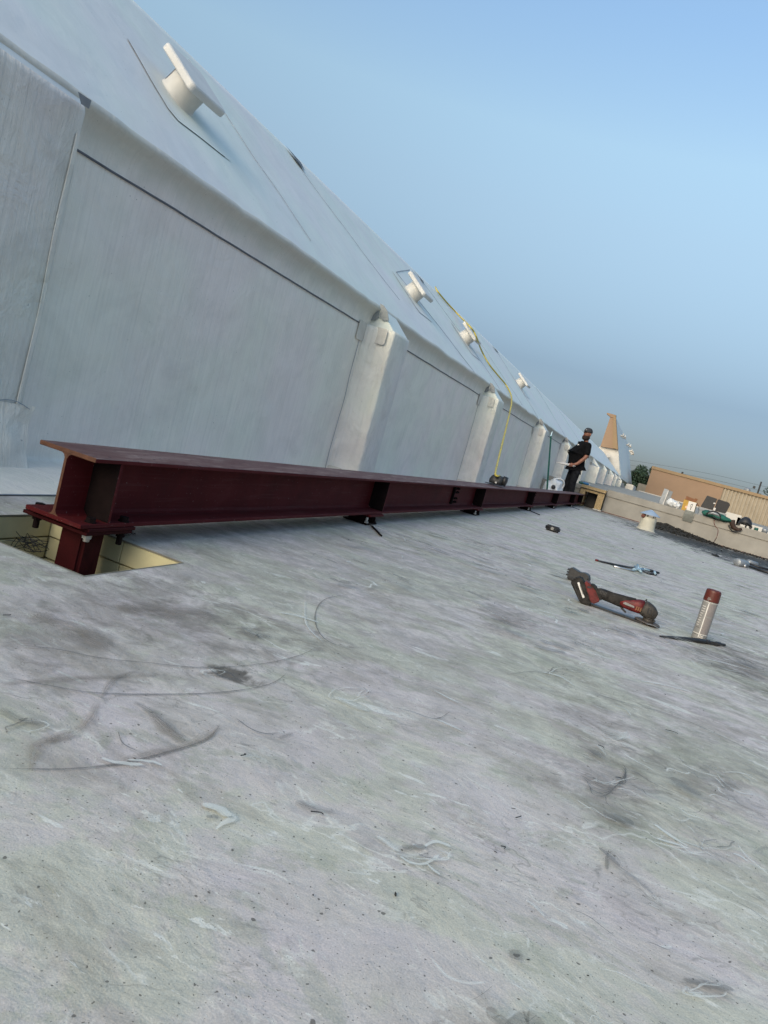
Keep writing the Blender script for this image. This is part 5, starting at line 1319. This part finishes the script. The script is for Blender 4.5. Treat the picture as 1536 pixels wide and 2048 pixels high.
# green bag with cord
gb = empty('green_bag', tuple(on(1.55) - Vector((0, .12, 0))), 'crumpled green bag slumped along the parapet top under the dark open case', 'bag')
bm = bmesh.new(); loft(bm, [((-.37, 0, .09), (1, 0, 0), (0, 1, 0), .03, .03), ((-.3, 0, .09), (1, 0, 0), (0, 1, 0), .10, .07), ((-.1, 0, .085), (1, 0, 0), (0, 1, 0), .13, .08), ((.12, 0, .075), (1, 0, 0), (0, 1, 0), .13, .07), ((.28, 0, .06), (1, 0, 0), (0, 1, 0), .11, .058), ((.36, 0, .04), (1, 0, 0), (0, 1, 0), .05, .035)], 18)
bmesh.ops.subdivide_edges(bm, edges=bm.edges[:], cuts=2)
for v in bm.verts: v.co += Vector((.3, .5, 1))*.035*noise.noise(v.co*9)
from_bm('sack', bm, M['greenbag'], gb, True)
tl = empty('black_power_tool', tuple(on(1.47) - Vector((0, .18, -.03))), 'black and grey power tool lying on the green bag with its cord hanging down', 'power tool')
bm = bmesh.new(); loft(bm, [((-.16, -.03, .06), (1, 0, -.1), (0, 1, 0), .03, .03), ((-.06, -.04, .10), (1, 0, -.1), (0, 1, 0), .05, .045), ((.08, -.04, .09), (1, 0, -.1), (0, 1, 0), .05, .045), ((.14, -.04, .06), (1, 0, -.3), (0, 1, 0), .03, .03)], 14); from_bm('motor', bm, M['steelgrey'], tl, True)
bm = bmesh.new(); tube(bm, spline([(-.18, -.05, .0), (-.15, -.07, .09), (-.04, -.09, .15), (.08, -.09, .13), (.15, -.08, .05), (.12, -.07, -.01), (-.02, -.08, .01)], 5), .014, 7); from_bm('handle', bm, M['black'], tl, True)
bm = bmesh.new(); a = on(1.50)+Vector((0, -.2, -.02)); e = G(1425, 1088)
tube(bm, spline([a, a+Vector((.04, -.06, -.12)), PY(1436, 1060, 20.0), PY(1433, 1075, 19.6), e+Vector((0, 0, .01))], 6), .008, 6)
tag(from_bm('hanging_cord', bm, M['brick']), 'thin brown cord hanging from the tool on the green bag to the roof', 'cord')
# boots
for k, (dx, lab) in enumerate(((0, 'dark brown work boot lying against the right end of the green bag'),)):
    bt = empty('work_boot', (1.93, 20.36, .50), lab, 'boot')
    bm = bmesh.new(); loft(bm, [((-.02, 0, .20), (.2, 0, -1), (0, 1, 0), .055, .06), ((.0, 0, .10), (.3, 0, -1), (0, 1, 0), .055, .065), ((.05, 0, .03), (1, 0, -1), (0, 1, 0), .05, .06), ((.16, -.02, .0), (1, 0, .2), (0, 1, 0), .045, .045), ((.24, -.02, .04), (1, 0, .5), (0, 1, 0), .035, .03)], 14); from_bm('upper', bm, simple('brown_leather', (.035, .018, .012), .7), bt, True)
    bm = bmesh.new(); tube(bm, spline([(-.08, -.02, .06), (.02, -.03, -.05), (.12, -.04, -.055), (.22, -.04, .0)], 4), .016, 6); from_bm('sole', bm, M['black'], bt, True)
# helmet
hm = empty('safety_helmet', tuple(on(2.22)), 'round black helmet resting on the parapet right of the brown boot', 'helmet')
bm = bmesh.new(); bmesh.ops.create_uvsphere(bm, u_segments=24, v_segments=14, radius=1)
bmesh.ops.delete(bm, geom=[v for v in bm.verts if v.co.z < -.05], context='VERTS')
for v in bm.verts: v.co = Vector((v.co.x*.16, v.co.y*.14, v.co.z*.21 + .05))
bmesh.ops.solidify(bm, geom=bm.faces[:], thickness=.008); from_bm('shell', bm, M['black'], hm, True)
bm = bmesh.new(); tube(bm, spline([(-.16, -.06, .05), (-.10, -.15, .10), (.02, -.17, .12), (.12, -.13, .08), (.16, -.04, .05)], 5), .014, 7); from_bm('brim', bm, M['dgrey'], hm, True)
bm = bmesh.new(); box(bm, (.10, -.1, .0), (.17, .02, .07), .015); box(bm, (-.17, -.1, .0), (-.10, .02, .05), .015); from_bm('side_lug', bm, M['black'], hm)
# small clutter further right on the parapet
for (px_, py_, w, h, mt_, nme, lab, ct) in ((1512, 1059, .10, .07, 'greenp', 'green_canister', 'small dark green canister on the parapet right of the helmet', 'canister'), (1531, 1058, .14, .11, 'steelgrey', 'grey_canister', 'pale grey canister on the parapet at the right edge', 'canister')):
    p = PY(px_, py_, yb); bm = bmesh.new(); lathe(bm, [(0, 0), (w/2, 0), (w/2, h*.8), (w/3, h), (0, h)], Matrix.Identity(4), 16); o = tag(from_bm(nme, bm, M[mt_], None, True), lab, ct); o.location = (p.x, yb, PT)
# bottles on the low wall behind the worker
for i, (px_, py_, c_, lab) in enumerate(((1172, 968, 'bottle', 'blue drinks bottle lying on the ledge above the timber frame'), (1164, 965, 'greenp', 'dark green bottle lying on the ledge next to the blue bottle'))):
    p = PY(px_, py_, 20.6); o = empty('bottle', (p.x, 20.6, .545 + .0 if i else .555), lab, 'bottle', 'bottles on the ledge')
    bm = bmesh.new(); lathe(bm, [(0, -.09), (.03, -.085), (.033, -.06), (.033, .05), (.012, .08), (0, .08)], Matrix.Translation((0, 0, .034)) @ Matrix.Rotation(R(90), 4, 'Y'), 14); from_bm('bottle_body', bm, M[c_], o, True)
    bm = bmesh.new(); cyl(bm, (.081, 0, .034), (.105, 0, .034), .016, n=10); from_bm('bottle_cap', bm, M['white'], o)
